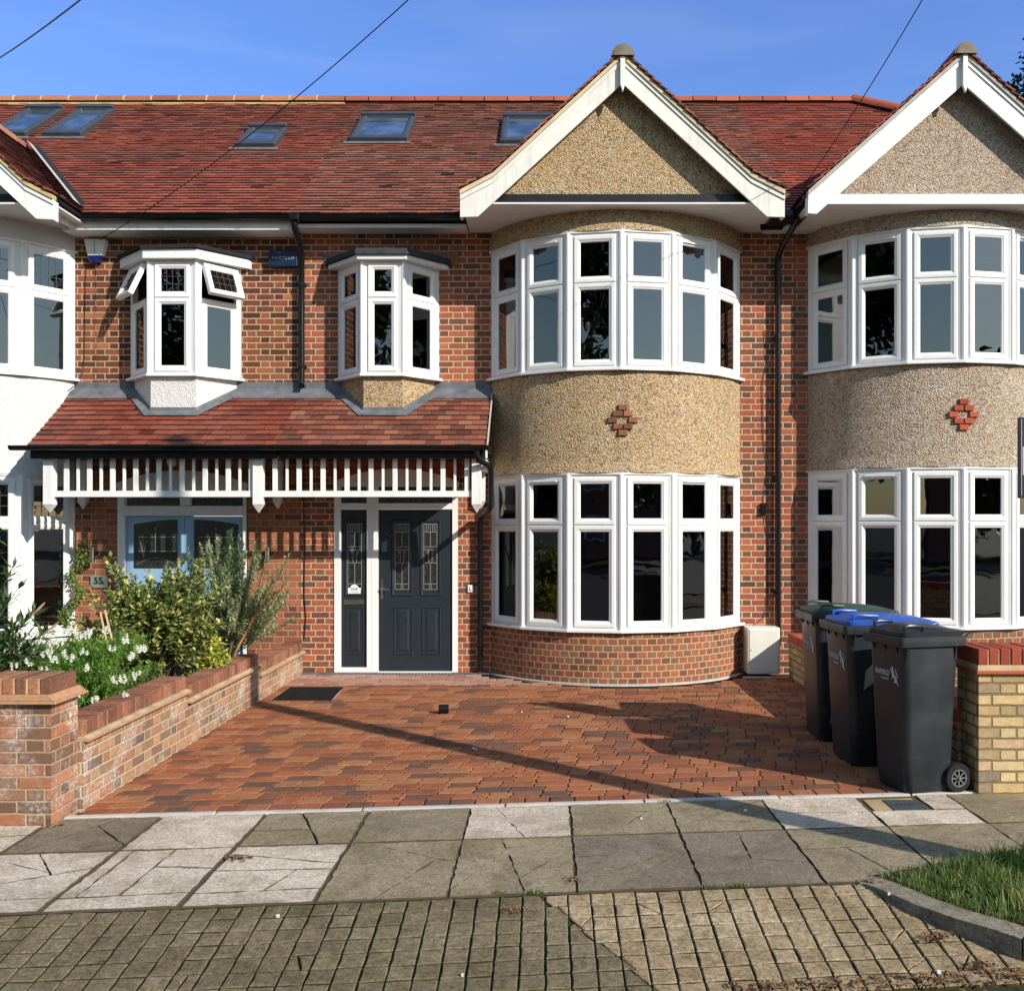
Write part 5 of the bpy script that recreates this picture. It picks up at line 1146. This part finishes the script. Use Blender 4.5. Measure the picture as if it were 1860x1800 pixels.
def wheelie_bin(loc, rz, W, Dp, Ht, lid_m, label, logo=True, raised=True):
    """front faces -x; width W along y, depth Dp along x (0..Dp), origin at the near front corner"""
    root = empty('wheelie_bin', loc, rz); tag(root, label, 'wheelie bin', 'wheelie bins beside the low wall')
    cy = W / 2; hb = Ht * .87; mb = MB(); rings = []
    for t, z in ((0, .015), (.06, .0), (.065, .03), (.5, hb * .5), (1, hb)):
        w_ = W * (.80 + .11 * (z / hb)) - .012; d0 = .085 - .045 * (z / hb); d1 = Dp * .90 if z > .22 else Dp * .80
        if z < .02: w_ -= .03; d0 += .012
        d1 = Dp * (.80 + .08 * min(1, z / hb)); rings.append([(x, y, z) for x, y in rrect(d1 - d0, w_, .055, 6, (d0 + d1) / 2, cy)])
    loft(mb, rings); body = mb.build('bin_body', M['bin'], root, smooth=True)
    # rim with grip and stiffening gussets
    m = MB()
    loft(m, [[(x, y, hb - .055) for x, y in rrect(Dp * .93, W * .985, .03, 4, Dp * .47, cy)], [(x, y, hb - .02) for x, y in rrect(Dp * .95, W, .03, 4, Dp * .475, cy)], [(x, y, hb + .012) for x, y in rrect(Dp * .95, W, .03, 4, Dp * .475, cy)]])
    for yy in (W * .22, W * .5, W * .78): m.prism_y([(.0 + .02, hb - .055), (.075, hb - .055), (.075, hb - .17)], yy - .006, yy + .006)
    for xx in (Dp * .12, Dp * .8): m.prism_x([(W * .02, hb - .055), (W * .08, hb - .055), (W * .08, hb - .18)], xx - .006, xx + .006)
    m.build('bin_rim', M['bin'], root, bevel=.004)
    # lid: raised tray, ridges, rear hinge handle
    m = MB(); z = hb + .014
    lr = [[(x, y, z) for x, y in rrect(Dp * .90, W * .90, .05, 5, Dp * .50, cy)], [(x, y, z + .028) for x, y in rrect(Dp * .90, W * .90, .05, 5, Dp * .50, cy)], [(x, y, z + .034) for x, y in rrect(Dp * .88, W * .87, .05, 5, Dp * .51, cy)]]
    loft(m, lr)
    zz = z + .0345; n = 9; prof = []
    for k in range(n + 1):                                    # domed central swell
        t = k / n; x = Dp * .10 + Dp * .80 * t; hh = .055 * math.sin(math.pi * min(1, t * 1.25 + .12)) if t < .70 else .055 * math.sin(math.pi * min(1, .995)) + .02 * (1 - t)
        hh = .036 * (math.sin(math.pi * (t ** .8)) ** .55 if 0 < t < 1 else 0)
        prof.append([(x, cy + W * .36 * s, zz + hh * (1 - abs(s) ** 4) * 1.0) for s in (-1, -.85, -.6, -.3, 0, .3, .6, .85, 1)])
    ids = [m.add(p) for p in prof]
    for A, Bq in zip(ids, ids[1:]):
        for k in range(8): m.face((A + k, A + k + 1, Bq + k + 1, Bq + k))
    lid = m.build('bin_lid', lid_m, root, smooth=True)
    for yy in (W * .13, W * .87):                              # moulded grips on the lid front corners
        m = MB(); m.tube([(Dp * .13, yy, zz + .002), (Dp * .13, yy, zz + .03), (Dp * .20, yy, zz + .038), (Dp * .38, yy, zz + .03), (Dp * .38, yy, zz)], .013, 8); m.build('lid_grip', lid_m, lid, smooth=True)
    m = MB(); m.tube([(Dp * .93, W * .12, hb + .005), (Dp * 1.0, W * .12, hb + .02), (Dp * 1.0, W * .88, hb + .02), (Dp * .93, W * .88, hb + .005)], .016, 10); m.box(Dp * .86, Dp * .99, W * .14, W * .86, hb + .016, hb + .034); m.build('rear_handle', lid_m, root, smooth=True)
    for yy in (.02, W - .065):
        wr = .10; m = MB(); m.M = Matrix.Translation((Dp * .84, yy, wr)) @ Matrix.Rotation(rad(90), 4, 'X'); m.lathe([(.058, 0), (.062, .004), (.094, .004), (.1, -.004), (.1, -.040), (.094, -.046), (.0, -.046)], n=28)
        wh = m.build('wheel', M['rubber'], root, smooth=True)
        r2 = MB(); r2.M = Matrix.Translation((Dp * .84, yy, wr)) @ Matrix.Rotation(rad(90), 4, 'X'); r2.lathe([(.060, -.008), (.060, .006), (.053, .006), (.050, -.004)], n=28); r2.lathe([(0, .007), (.015, .007), (.018, -.004)], n=12)
        for k in range(8):
            a = k * math.pi / 4; r2.prism([(.014, -.005), (.053, -.004), (.053, .004), (.014, .005)], lambda p, q: (p * math.cos(a) - q * math.sin(a), p * math.sin(a) + q * math.cos(a), -.004), lambda p, q: (p * math.cos(a) - q * math.sin(a), p * math.sin(a) + q * math.cos(a), .004))
        r2.build('wheel_rim', M['rim'], wh)
    m = MB(); m.tube([(Dp * .84, .0, .1), (Dp * .84, W - .0, .1)], .011, 8); m.build('axle', M['rim'], root)
    # council mark on the front face
    zc = hb * .76; fx = .085 - .045 * (zc / hb) - .0015; lean = math.atan(.045 / hb)
    def FM(yc, z, sc_): return Matrix.Translation((fx + (zc - z) * math.tan(lean) - .002, yc, z)) @ Matrix.Rotation(-lean, 4, 'Y') @ Matrix.Rotation(rad(-90), 4, 'Z') @ Matrix.Rotation(rad(90) , 4, 'X')
    text('ENFIELD', .050 * W / .48, M['silverink'], body, FM(cy + .045 * W / .48, zc, 1), sx=.9, bold=.001)
    text('Council', .030 * W / .48, M['silverink'], body, FM(cy + .02 * W / .48, zc - .038 * W / .48, 1))
    m = MB(); sc_ = .13 * W / .48; m.M = FM(cy - .075 * W / .48, zc - .5 * sc_ - .01, 1)
    for pl in LION: m.prism([((a - .5) * sc_ * .8 + .02, b * sc_) for a, b in pl], lambda p, q: (p, q, -.0005), lambda p, q: (p, q, .0006))
    m.build('lion_emblem', M['silverink'], body)
    return root
wheelie_bin((2.38, -5.37, 0), rad(14), .48, .55, 1.215, M['bin_lid'], 'narrow black wheelie bin with black lid, nearest the pavement')
wheelie_bin((2.235, -4.62, 0), rad(3), .58, .74, 1.215, M['bin_blue'], 'black wheelie bin with bright blue lid, between two others')
wheelie_bin((2.23, -3.78, 0), rad(0), .58, .74, 1.22, M['bin_green'], 'black wheelie bin with dark green lid, farthest back of three')
m = MB(); m.lathe([(0, 0), (.085, 0), (.10, .36), (.115, .36), (.115, .40), (.105, .40), (.10, .33), (.0, .33)], (2.47, -3.06, 0), 20)
tag(m.build('flower_pot', M['pot'], smooth=True), 'tall brown plastic pot half hidden behind the green-lidded bin', 'pot')
m = MB(); m.M = Matrix.Translation((PX(805, GY(1297)), GY(1297) + .04, .043)) @ Matrix.Rotation(rad(8), 4, 'Z') @ Matrix.Rotation(rad(90), 4, 'Y'); m.lathe([(.036, -.048), (.043, -.048), (.043, .048), (.036, .048), (.036, -.048)], n=20)
tag(m.build('pipe_offcut', M['black'], smooth=True), 'short black plastic pipe offcut lying on the driveway', 'pipe offcut')
e = empty('access_cover'); tag(e, 'black drain cover in a thin grey metal frame set into the driveway', 'drain cover')
q = [(PX(490, GY(1273)), GY(1273)), (PX(599, GY(1272)), GY(1272)), (PX(615, GY(1249)), GY(1249)), (PX(530, GY(1249)), GY(1249))]
q = [(-2.84, -1.86), (-2.20, -1.86), (-2.24, -1.05), (-2.86, -1.05)]
m = MB(); m.prism_z(q, -.005, .008); m.build('cover_frame', M['chrome'], e); m = MB(); c_ = (sum(a for a, b in q) / 4, sum(b for a, b in q) / 4); m.prism_z([(c_[0] + (a - c_[0]) * .955, c_[1] + (b - c_[1]) * .965) for a, b in q], .0085, .013); m.build('cover_infill', M['iron_mat'] if 'iron_mat' in M else plain('black_mat', (.015, .015, .015), .9, .1, var=.6, scale=40, bump=.6, bscale=150), e)
# estate agent board at the right edge
e = empty('sign_board'); tag(e, 'dark upright sign board on a post at the right edge of the view', 'sign')
ys_ = -5.0; xs_ = PX(1850, ys_); m = MB(); m.box(xs_ + .25, xs_ + .31, ys_ + .02, ys_ + .08, -.05, 2.6); m.build('sign_post', M['paint'], e, bevel=.004)
m = MB(); m.box(xs_, xs_ + .56, ys_ - .012, ys_ + .018, PZ(905, ys_), PZ(758, ys_)); bd = m.build('sign_panel', plain('charcoal_sign', (.02, .019, .024), .4, .4), e, bevel=.002)
m = MB(); m.box(xs_ + .022, xs_ + .538, ys_ - .0155, ys_ - .0125, PZ(863, ys_), PZ(812, ys_)); m.box(xs_ + .012, xs_ + .016, ys_ - .0155, ys_ - .0125, PZ(900, ys_), PZ(762, ys_)); m.build('sign_stripe', plain('pale_sign_stripe', (.45, .45, .47), .5, .3), bd)

# ================================================================== OVERHEAD CABLES AND POLE
pole = Vector((3.95, -7.88, 8.6))
e = empty('utility_pole'); tag(e, 'tall wooden utility pole standing on the verge outside the right of the view', 'utility pole')
m = MB(); m.tube([(pole.x, pole.y, -.2), (pole.x, pole.y, 4), (pole.x, pole.y, 8.75)], [.135, .12, .10], 16); m.build('pole_shaft', M['bark'], e, smooth=True); m = MB(); m.box(pole.x - .3, pole.x + .3, pole.y - .05, pole.y + .05, 8.3, 8.42); m.build('crossarm', M['bark'], e)
def sag(a, b, s, n=24): a, b = Vector(a), Vector(b); return [a.lerp(b, k / n) - Vector((0, 0, s * 4 * (k / n) * (1 - k / n))) for k in range(n + 1)]
tag(wire('overhead_cable', sag((PX(180, -.1), -.08, PZ(436, -.08)), pole + Vector((-.25, 0, -.15)), .55), M['cable'], rr=.005), 'thin overhead cable running from the white alarm box up over the roof', 'cable', 'overhead cables')
tag(wire('overhead_cable', sag((PX(1455, -.4), -.4, PZ(345, -.4)), pole + Vector((-.1, 0, -.15)), .35), M['cable'], rr=.005), 'steep overhead cable rising from the valley between the two gables', 'cable', 'overhead cables')
tag(wire('overhead_cable', sag((-6.85, -1.0, PZ(165, -1.0)), (PX(420, -8), -8, PZ(-230, -8)), .12), M['cable'], rr=.005), 'overhead cable crossing the top left corner of the sky', 'cable', 'overhead cables')

# ================================================================== PLANTS
def leaf(mb, p, d, ln, wd, q, up=Vector((0, 0, 1)), fold=.25):
    d = d.normalized(); s = d.cross(up)
    if s.length < 1e-3: s = d.orthogonal()
    s.normalize(); n = s.cross(d)
    i = mb.add([p, p + d * ln * .5 + s * wd / 2 - n * wd * fold, p + d * ln + n * -ln * .08, p + d * ln * .5 - s * wd / 2 - n * wd * fold, p + d * ln * .5])
    mb.face((i, i + 1, i + 4), None, q); mb.face((i + 1, i + 2, i + 4), None, q); mb.face((i, i + 4, i + 3), None, q); mb.face((i + 4, i + 2, i + 3), None, q)
def rdir(rg, up=0.0): v = Vector((rg.gauss(0, 1), rg.gauss(0, 1), rg.gauss(0, 1) + up)); return v.normalized()
def bushy(c, rad3, n_stem, per, ln, wd, mat, seed, name, label, cat, up=.4, stem_r=.006, droop=0, base=None, spray=0.0, smat='bark', var2=None):
    """shrub: stems from the base fan out to points in the crown volume and carry leaves along their outer part"""
    rg = random.Random(seed); root = empty(name); tag(root, label, cat); c = Vector(c); base = Vector(base) if base else Vector((c.x, c.y, .2)); mb = MB(); sb = MB()
    for k in range(n_stem):
        d = rdir(rg, up); rr_ = (rg.random() ** .4); lump = .75 + .45 * noise.noise(d * 1.7 + Vector((seed, 0, 0)))
        tip = c + Vector((d.x * rad3[0], d.y * rad3[1], d.z * rad3[2])) * rr_ * (lump + (spray if rg.random() < .12 else 0))
        st = base + Vector((rg.gauss(0, .05), rg.gauss(0, .05), 0)); mid = st.lerp(tip, .55) + Vector((0, 0, .12 * (tip - st).length)); pts = [st.lerp(mid, t * 2) if t < .5 else mid.lerp(tip, t * 2 - 1) for t in (0, .25, .5, .75, 1)]
        if k % 3 == 0: sb.tube(pts, [stem_r * 1.2, stem_r, stem_r * .8, stem_r * .5, stem_r * .25], 5, r=.5)
        dd = (tip - mid).normalized()
        for j in range(per):
            t = rg.uniform(0, 1); p = mid.lerp(tip, .35 + .65 * t) if True else tip; dr = (dd * .6 + rdir(rg, .15 - droop)).normalized()
            leaf(mb, p + rdir(rg) * .012, dr, ln * rg.uniform(.6, 1.15), wd * rg.uniform(.7, 1.2), rg.random(), fold=rg.uniform(.05, .35))
    mb.build('foliage', mat, root); sb.build('stems', M[smat], root, smooth=True); return root
M['leaf_fine'] = leafmat('fine_green_leaf', [(0, (.05, .12, .018)), (.5, (.13, .26, .035)), (1, (.26, .42, .08))])
M['leaf_var'] = leafmat('variegated_leaf', [(0, (.05, .085, .022)), (.38, (.12, .18, .045)), (.60, (.20, .25, .07)), (.72, (.46, .43, .14)), (.9, (.64, .57, .20)), (1, (.22, .25, .10))])
M['leaf_yel'] = leafmat('golden_leaf', [(0, (.10, .17, .03)), (.35, (.36, .38, .06)), (1, (.62, .60, .12))])
M['leaf_olive'] = leafmat('olive_leaf', [(0, (.12, .17, .07)), (.5, (.28, .34, .15)), (.8, (.42, .46, .26)), (1, (.52, .55, .40))])
M['leaf_dark'] = leafmat('glossy_dark_leaf', [(0, (.03, .07, .02)), (.6, (.065, .13, .035)), (1, (.15, .22, .07))], .35)
M['leaf_ivy'] = leafmat('climber_leaf', [(0, (.08, .13, .025)), (.5, (.16, .24, .05)), (1, (.30, .36, .10))])
M['leaf_tree'] = leafmat('tree_leaf', [(0, (.012, .030, .010)), (.5, (.03, .06, .018)), (1, (.07, .10, .03))], trans=.15)
M['petal'] = leafmat('white_petal', [(0, (.75, .75, .72)), (1, (.85, .85, .82))], trans=.2)
M['flax'] = leafmat('bronze_flax_leaf', [(0, (.035, .035, .022)), (.6, (.09, .08, .055)), (1, (.17, .15, .11))], .45, .1)
M['flax_orange'] = plain('dried_orange_leaf', (.50, .24, .07), .6, .3)
M['redshoot'] = leafmat('red_shoot', [(0, (.40, .04, .05)), (1, (.6, .10, .10))])
M['bottle'] = plain('bottlebrush_spike', (.42, .24, .16), .9, .1, var=.3, scale=60)
fb = bushy((-3.62, -4.3, .66), (.66, .95, .46), 900, 40, .045, .010, M['leaf_fine'], 41, 'flowering_shrub', 'fine-leaved green shrub dotted with white flowers spilling over the wall', 'shrub', up=.35)
rg = random.Random(8)
for k in range(64):
    d = rdir(rg, .45); d.y = -abs(d.y) * .9; p = Vector((-3.62, -4.3, .66)) + Vector((d.x * .66, d.y * .95, abs(d.z) * .48 - .1)) * .98; m = MB()
    for j in range(rg.randint(5, 10)):
        c_ = p + rdir(rg) * .022
        for q_ in range(5): leaf(m, c_, Vector((math.cos(q_ * 1.257), -.5, math.sin(q_ * 1.257))) + rdir(rg) * .2, .020, .017, rg.random(), fold=.05)
    m.build('flower_head', M['petal'], fb)
bushy((-3.62, -2.95, .92), (.72, .60, .56), 760, 28, .066, .040, M['leaf_var'], 43, 'variegated_shrub', 'large green and cream variegated shrub in the middle of the planting bed', 'shrub', up=.4, spray=.45)
bushy((-3.22, -2.62, .62), (.19, .30, .33), 90, 22, .085, .042, M['leaf_yel'], 44, 'golden_shrub', 'bright yellow-leaved shrub just above the garden wall coping', 'shrub', up=.2, droop=.3)
bushy((-3.30, -5.25, .50), (.20, .22, .10), 40, 9, .06, .022, M['leaf_dark'], 49, 'trailing_plant', 'small leafy plant trailing over the front of the garden wall', 'plant', up=.1)
bushy((-4.15, -4.6, .72), (.60, .6, .36), 420, 26, .06, .024, M['leaf_dark'], 50, 'dark_shrub', 'low dark green shrub behind the pink brick pier', 'shrub', up=.2)
# olive
rg = random.Random(77); root = empty('olive_tree'); tag(root, 'young olive tree with silvery feathery branches in front of the blue door', 'tree')
mb = MB(); sb = MB(); base = Vector((-3.33, -1.75, .2)); sb.tube([base, base + Vector((.02, 0, .25)), base + Vector((-.02, .02, .55))], [.022, .018, .014], 7, r=.5)
for k in range(150):
    a = rg.uniform(0, 6.28); sp_ = rg.uniform(.05, .66); hh = rg.uniform(.55, 1.68 - sp_ * .55); tip = base + Vector((math.cos(a) * sp_ + .05, math.sin(a) * sp_, hh)); st = base + Vector((0, 0, rg.uniform(.2, .5))); tip.z = min(tip.z, 1.86)
    md = st.lerp(tip, .5) + Vector((math.cos(a) * .06, math.sin(a) * .06, .0)); pts = [st, st.lerp(md, .6), md, md.lerp(tip, .5), tip]; sb.tube(pts, [.006, .005, .004, .003, .0015], 5, r=.8)
    for j in range(170):
        t = rg.uniform(.3, 1); p = st.lerp(md, t * 2) if t < .5 else md.lerp(tip, t * 2 - 1); p = p + rdir(rg) * .045 * (1.15 - t); leaf(mb, p, (tip - st).normalized() * .7 + rdir(rg), .052 * rg.uniform(.6, 1.1), .017, rg.random(), fold=.1)
mb.build('crown', M['leaf_olive'], root); sb.build('trunk', M['bark'], root, smooth=True)
# phormium
root = empty('flax_plant'); tag(root, 'dark bronze flax with broad upright sword leaves beside the olive tree', 'plant'); mb = MB(); base = Vector((-3.28, -2.05, .25))
def sword(mb, b, tip, w_, q, bend=.1):
    n = 8; s = (tip - b).cross(Vector((0, 1, .2))).normalized(); ids = []
    for k in range(n + 1):
        t = k / n; p = b.lerp(tip, t) + Vector((0, 0, bend * math.sin(math.pi * t))); ww = w_ * (math.sin(math.pi * min(1, .25 + t * .75)) ** .6) * .5
        ids.append(mb.add([p - s * ww, p + Vector((0, ww * .5, 0)), p + s * ww]))
    for A, Bq in zip(ids, ids[1:]): mb.face((A, A + 1, Bq + 1, Bq), None, q); mb.face((A + 1, A + 2, Bq + 2, Bq + 1), None, q)
for (dx, dy, dz, w_) in ((-.26, -.05, 1.05, .05), (.08, -.1, .98, .085), (.02, .1, .80, .07), (-.12, -.12, .78, .055), (.16, .05, .74, .05), (-.02, -.16, .70, .07), (.26, 0, .52, .03), (-.20, .05, .62, .04), (.22, -.05, .85, .03), (.33, .0, .70, .02)): sword(mb, base + Vector((U(-.05, .05), U(-.05, .05), 0)), base + Vector((dx, dy, dz)), w_, R(), .03)
mb.build('sword_leaves', M['flax'], root); mb = MB(); sword(mb, base + Vector((.05, 0, .1)), base + Vector((.48, -.05, .85)), .022, .5, .02); mb.build('dried_leaf', M['flax_orange'], root)
# bottlebrush
root = empty('bottlebrush_shrub'); tag(root, 'arching shrub with long dark leaves and pinkish seed spikes at the left edge', 'shrub'); mb = MB(); sb = MB(); kb_ = MB(); rg = random.Random(15); base = Vector((-4.35, -4.9, .3))
for (px_, py_, dpt, spk) in ((78, 1098, 6.9, 1), (102, 1134, 6.9, 1), (24, 1030, 6.8, 0), (40, 1120, 6.7, 0), (2, 960, 6.7, 0), (-20, 1010, 6.7, 0), (55, 1150, 6.8, 0), (-30, 1080, 6.6, 0), (10, 1080, 7, 0), (60, 1180, 6.9, 0), (20, 1150, 6.7, 0), (35, 1065, 6.9, 0)):
    y = dpt - D; tip = Vector((PX(px_, y), y, PZ(py_, y))); md = base.lerp(tip, .5) + Vector((0, 0, .10)); pts = [base, base.lerp(md, .5), md, md.lerp(tip, .5), tip]; sb.tube(pts, [.010, .008, .006, .004, .002], 6, r=.9)
    dd = (tip - md).normalized()
    for j in range(75):
        t = rg.uniform(.4, .93 if spk else 1); p = base.lerp(md, t * 2) if t < .5 else md.lerp(tip, t * 2 - 1); leaf(mb, p, dd * .75 + rdir(rg, .2), rg.uniform(.08, .125), .028, rg.random(), fold=.12)
    if spk: kb_.tube([tip - dd * .11, tip - dd * .02, tip + dd * .02], [.006, .010, .004], 7)
mb.build('foliage', M['leaf_dark'], root); sb.build('stems', M['bark'], root, smooth=True); kb_.build('seed_spikes', M['bottle'], root, smooth=True)
# climber
root = empty('climbing_plant'); tag(root, 'thin climber winding up the corner between the white bay and brick wall', 'climber'); mb = MB(); rg = random.Random(19); pts = [(148, 985), (152, 1000), (143, 1012), (158, 1015), (135, 1035), (127, 1050), (138, 1062), (150, 1075), (140, 1090), (128, 1102), (118, 1112), (110, 1120), (122, 1128), (130, 1140), (134, 1180)]
W3 = [Vector((PX(a, -.13), -.13, PZ(b, -.13))) for a, b in pts]; sb = MB(); sb.tube(W3, .006, 5); sb.build('stem', M['bark'], root)
for a, b in zip(W3, W3[1:]):
    for _ in range(95): leaf(mb, a.lerp(b, rg.random()) + rdir(rg) * .055, rdir(rg), .034, .024, rg.random())
mb.build('foliage', M['leaf_ivy'], root)
# red tipped young shoots, canes, pot
root = empty('photinia_shoot'); tag(root, 'slender shoot with red tip leaves standing above the variegated shrub', 'plant'); sb = MB(); b0 = Vector((-3.42, -2.7, .6)); t0 = Vector((PX(329, -2.7), -2.7, PZ(1010, -2.7))); sb.tube([b0, t0], [.006, .003], 5); sb.build('stem', M['bark'], root); mb = MB(); rg = random.Random(5)
for k in range(9): leaf(mb, t0 + Vector((0, 0, -.012 * k)), rdir(rg, 1.2), .045, .014, R())
mb.build('red_leaves', M['redshoot'], root); mb = MB()
for k in range(26): leaf(mb, t0.lerp(b0, rg.uniform(.18, .8)), rdir(rg, .4), .05, .02, R())
mb.build('green_leaves', M['leaf_dark'], root)
for (a, b) in (((182, 1112), (188, 1140)), ((190, 1108), (198, 1140))):
    p, q = Vector((PX(a[0], -4), -4, PZ(a[1], -4))), Vector((PX(b[0], -4), -4, PZ(b[1], -4))); m = MB(); m.tube([p, q, q + (q - p) * 4.5], .009, 8); tag(m.build('bamboo_cane', M['cane'], smooth=True), 'short cut bamboo cane standing among the shrubs below the number plate', 'cane', 'bamboo canes in the bed')
m = MB(); m.lathe([(0, 0), (.17, 0), (.24, .35), (.26, .62), (.27, .64), (.24, .64), (.23, .6), (0, .58)], (-5.52, -2.4, .12), 24); tag(m.build('glazed_pot', M['bluepot'], smooth=True), 'dark blue glazed pot at the far left behind the shrubs', 'pot')
# trees
def big_tree(x, y, hh, rr_, seed, label, nleaf=9000, ls=.22, trunk_h=None, group=None, z0=-.1):
    rg = random.Random(seed); root = empty('tree', (x, y, z0)); tag(root, label, 'tree', group); th = trunk_h or hh * .3; sb = MB(); sb.tube([(0, 0, 0), (.1, 0, th * .6), (0, .1, th), (.1, 0, hh * .8)], [.3, .24, .2, .05], 10, r=.5)
    cl = []
    for k in range(26):
        d = rdir(rg, .1); c_ = Vector((d.x * rr_ * .72, d.y * rr_ * .72, th + (hh - th) * .5 + d.z * (hh - th) * .42)) * 1.0; cl.append((c_, rg.uniform(.22, .4) * rr_))
        if k < 12: sb.tube([(0, 0, th * rg.uniform(.7, 1.3)), c_ * .5 + Vector((0, 0, th * .4)), c_], [.12, .07, .02], 6, r=.5)
    mb = MB()
    for _ in range(nleaf):
        c_, r_ = rg.choice(cl); p = c_ + rdir(rg) * r_ * (rg.random() ** .45); leaf(mb, p, rdir(rg), ls * rg.uniform(.5, 1.2), ls * .55, rg.random(), fold=.2)
    sb.build('trunk', M['bark'], root, smooth=True); mb.build('crown', M['leaf_tree'], root); return root
big_tree(14.9, 13, 17.0, 3.1, 61, 'tall dark tree rising behind the right house at the edge of the sky', 26000, .20, trunk_h=6)
big_tree(-10.5, -31, 17.0, 6.6, 62, 'broad tall street tree across the road, reflected in the middle bay panes', 22000, .50)
big_tree(-20.5, -31, 16.5, 6.6, 68, 'second tall street tree across the road, left of the broadest one', 16000, .55)
big_tree(38, -36, 10, 6.8, 69, 'round tree added beyond the last opposite house on the right to block sky reflected in panes', 6000, .8, trunk_h=2)  # out-of-view tree added to keep bright horizon sky out of the panes
big_tree(-60, -15.5, 12, 8.5, 70, 'tree added far left in the street to block low sky reflected in panes', 5000, .9, trunk_h=1.5)  # unseen occluder, added to hide low sky the right bay would reflect
big_tree(15.5, -33, 8.2, 3.2, 63, 'small round tree across the road, seen in the right panes', 5000, .34)
big_tree(1.5, -36, 8.5, 3.4, 64, 'dense tree opposite the middle house across the road', 5000, .36)
big_tree(-38, -21, 9.5, 5.5, 65, 'spreading tree added far down the street to the left, hiding the horizon from the panes', 6000, .8, trunk_h=2)  # never in view; put in so side panes reflect dark leaves, not horizon
big_tree(52, -20, 9.5, 6, 66, 'spreading tree added far down the street to the right, hiding the horizon from the panes', 6000, .8, trunk_h=2)  # unseen counterpart on the right, added to darken side pane reflections
big_tree(-66, -34, 10.5, 8, 67, 'large tree beyond the last opposite house on the left', 6000, 1.1, trunk_h=2)
# houses opposite
for k, (x, cw_) in enumerate(((-16, .55), (-2, .4), (12, .5), (26, .45))):
    e = empty('opposite_house'); tag(e, ['brick house across the road, farthest left', 'brick house across the road behind the dense tree', 'brick house across the road behind the small round tree', 'brick house across the road, farthest right'][k], 'house', 'houses across the road')
    y = -40; m = MB(); m.box(x - 6.4, x + 6.4, y - 7, y, -.1, 5.4); wl = m.build('wall', M['brick_main'], e)
    m = MB(); m.prism([(y + .4, 5.4), (y - 3.5, 8.4), (y - 7.4, 5.4)], lambda a, b: (x - 6.6, a, b), lambda a, b: (x + 6.6, a, b)); m.build('roof', M['tile_right'], e)
    for xx in (-4, -1, 2, 4.6):
        for zz in (.9, 3.5): m = MB(); m.box(x + xx - .6, x + xx + .6, y + .01, y + .06, zz, zz + 1.3); wn_ = m.build('window', M['upvc'], e); m = MB(); m.box(x + xx - .5, x + xx + .5, y + .061, y + .07, zz + .1, zz + 1.2); m.build('pane', M['door_glass'], wn_)
g = MB(); g.box(-60, 60, -39, -30, -.13, -.02); tag(g.build('far_lawn', M['moss']), kind='structure')
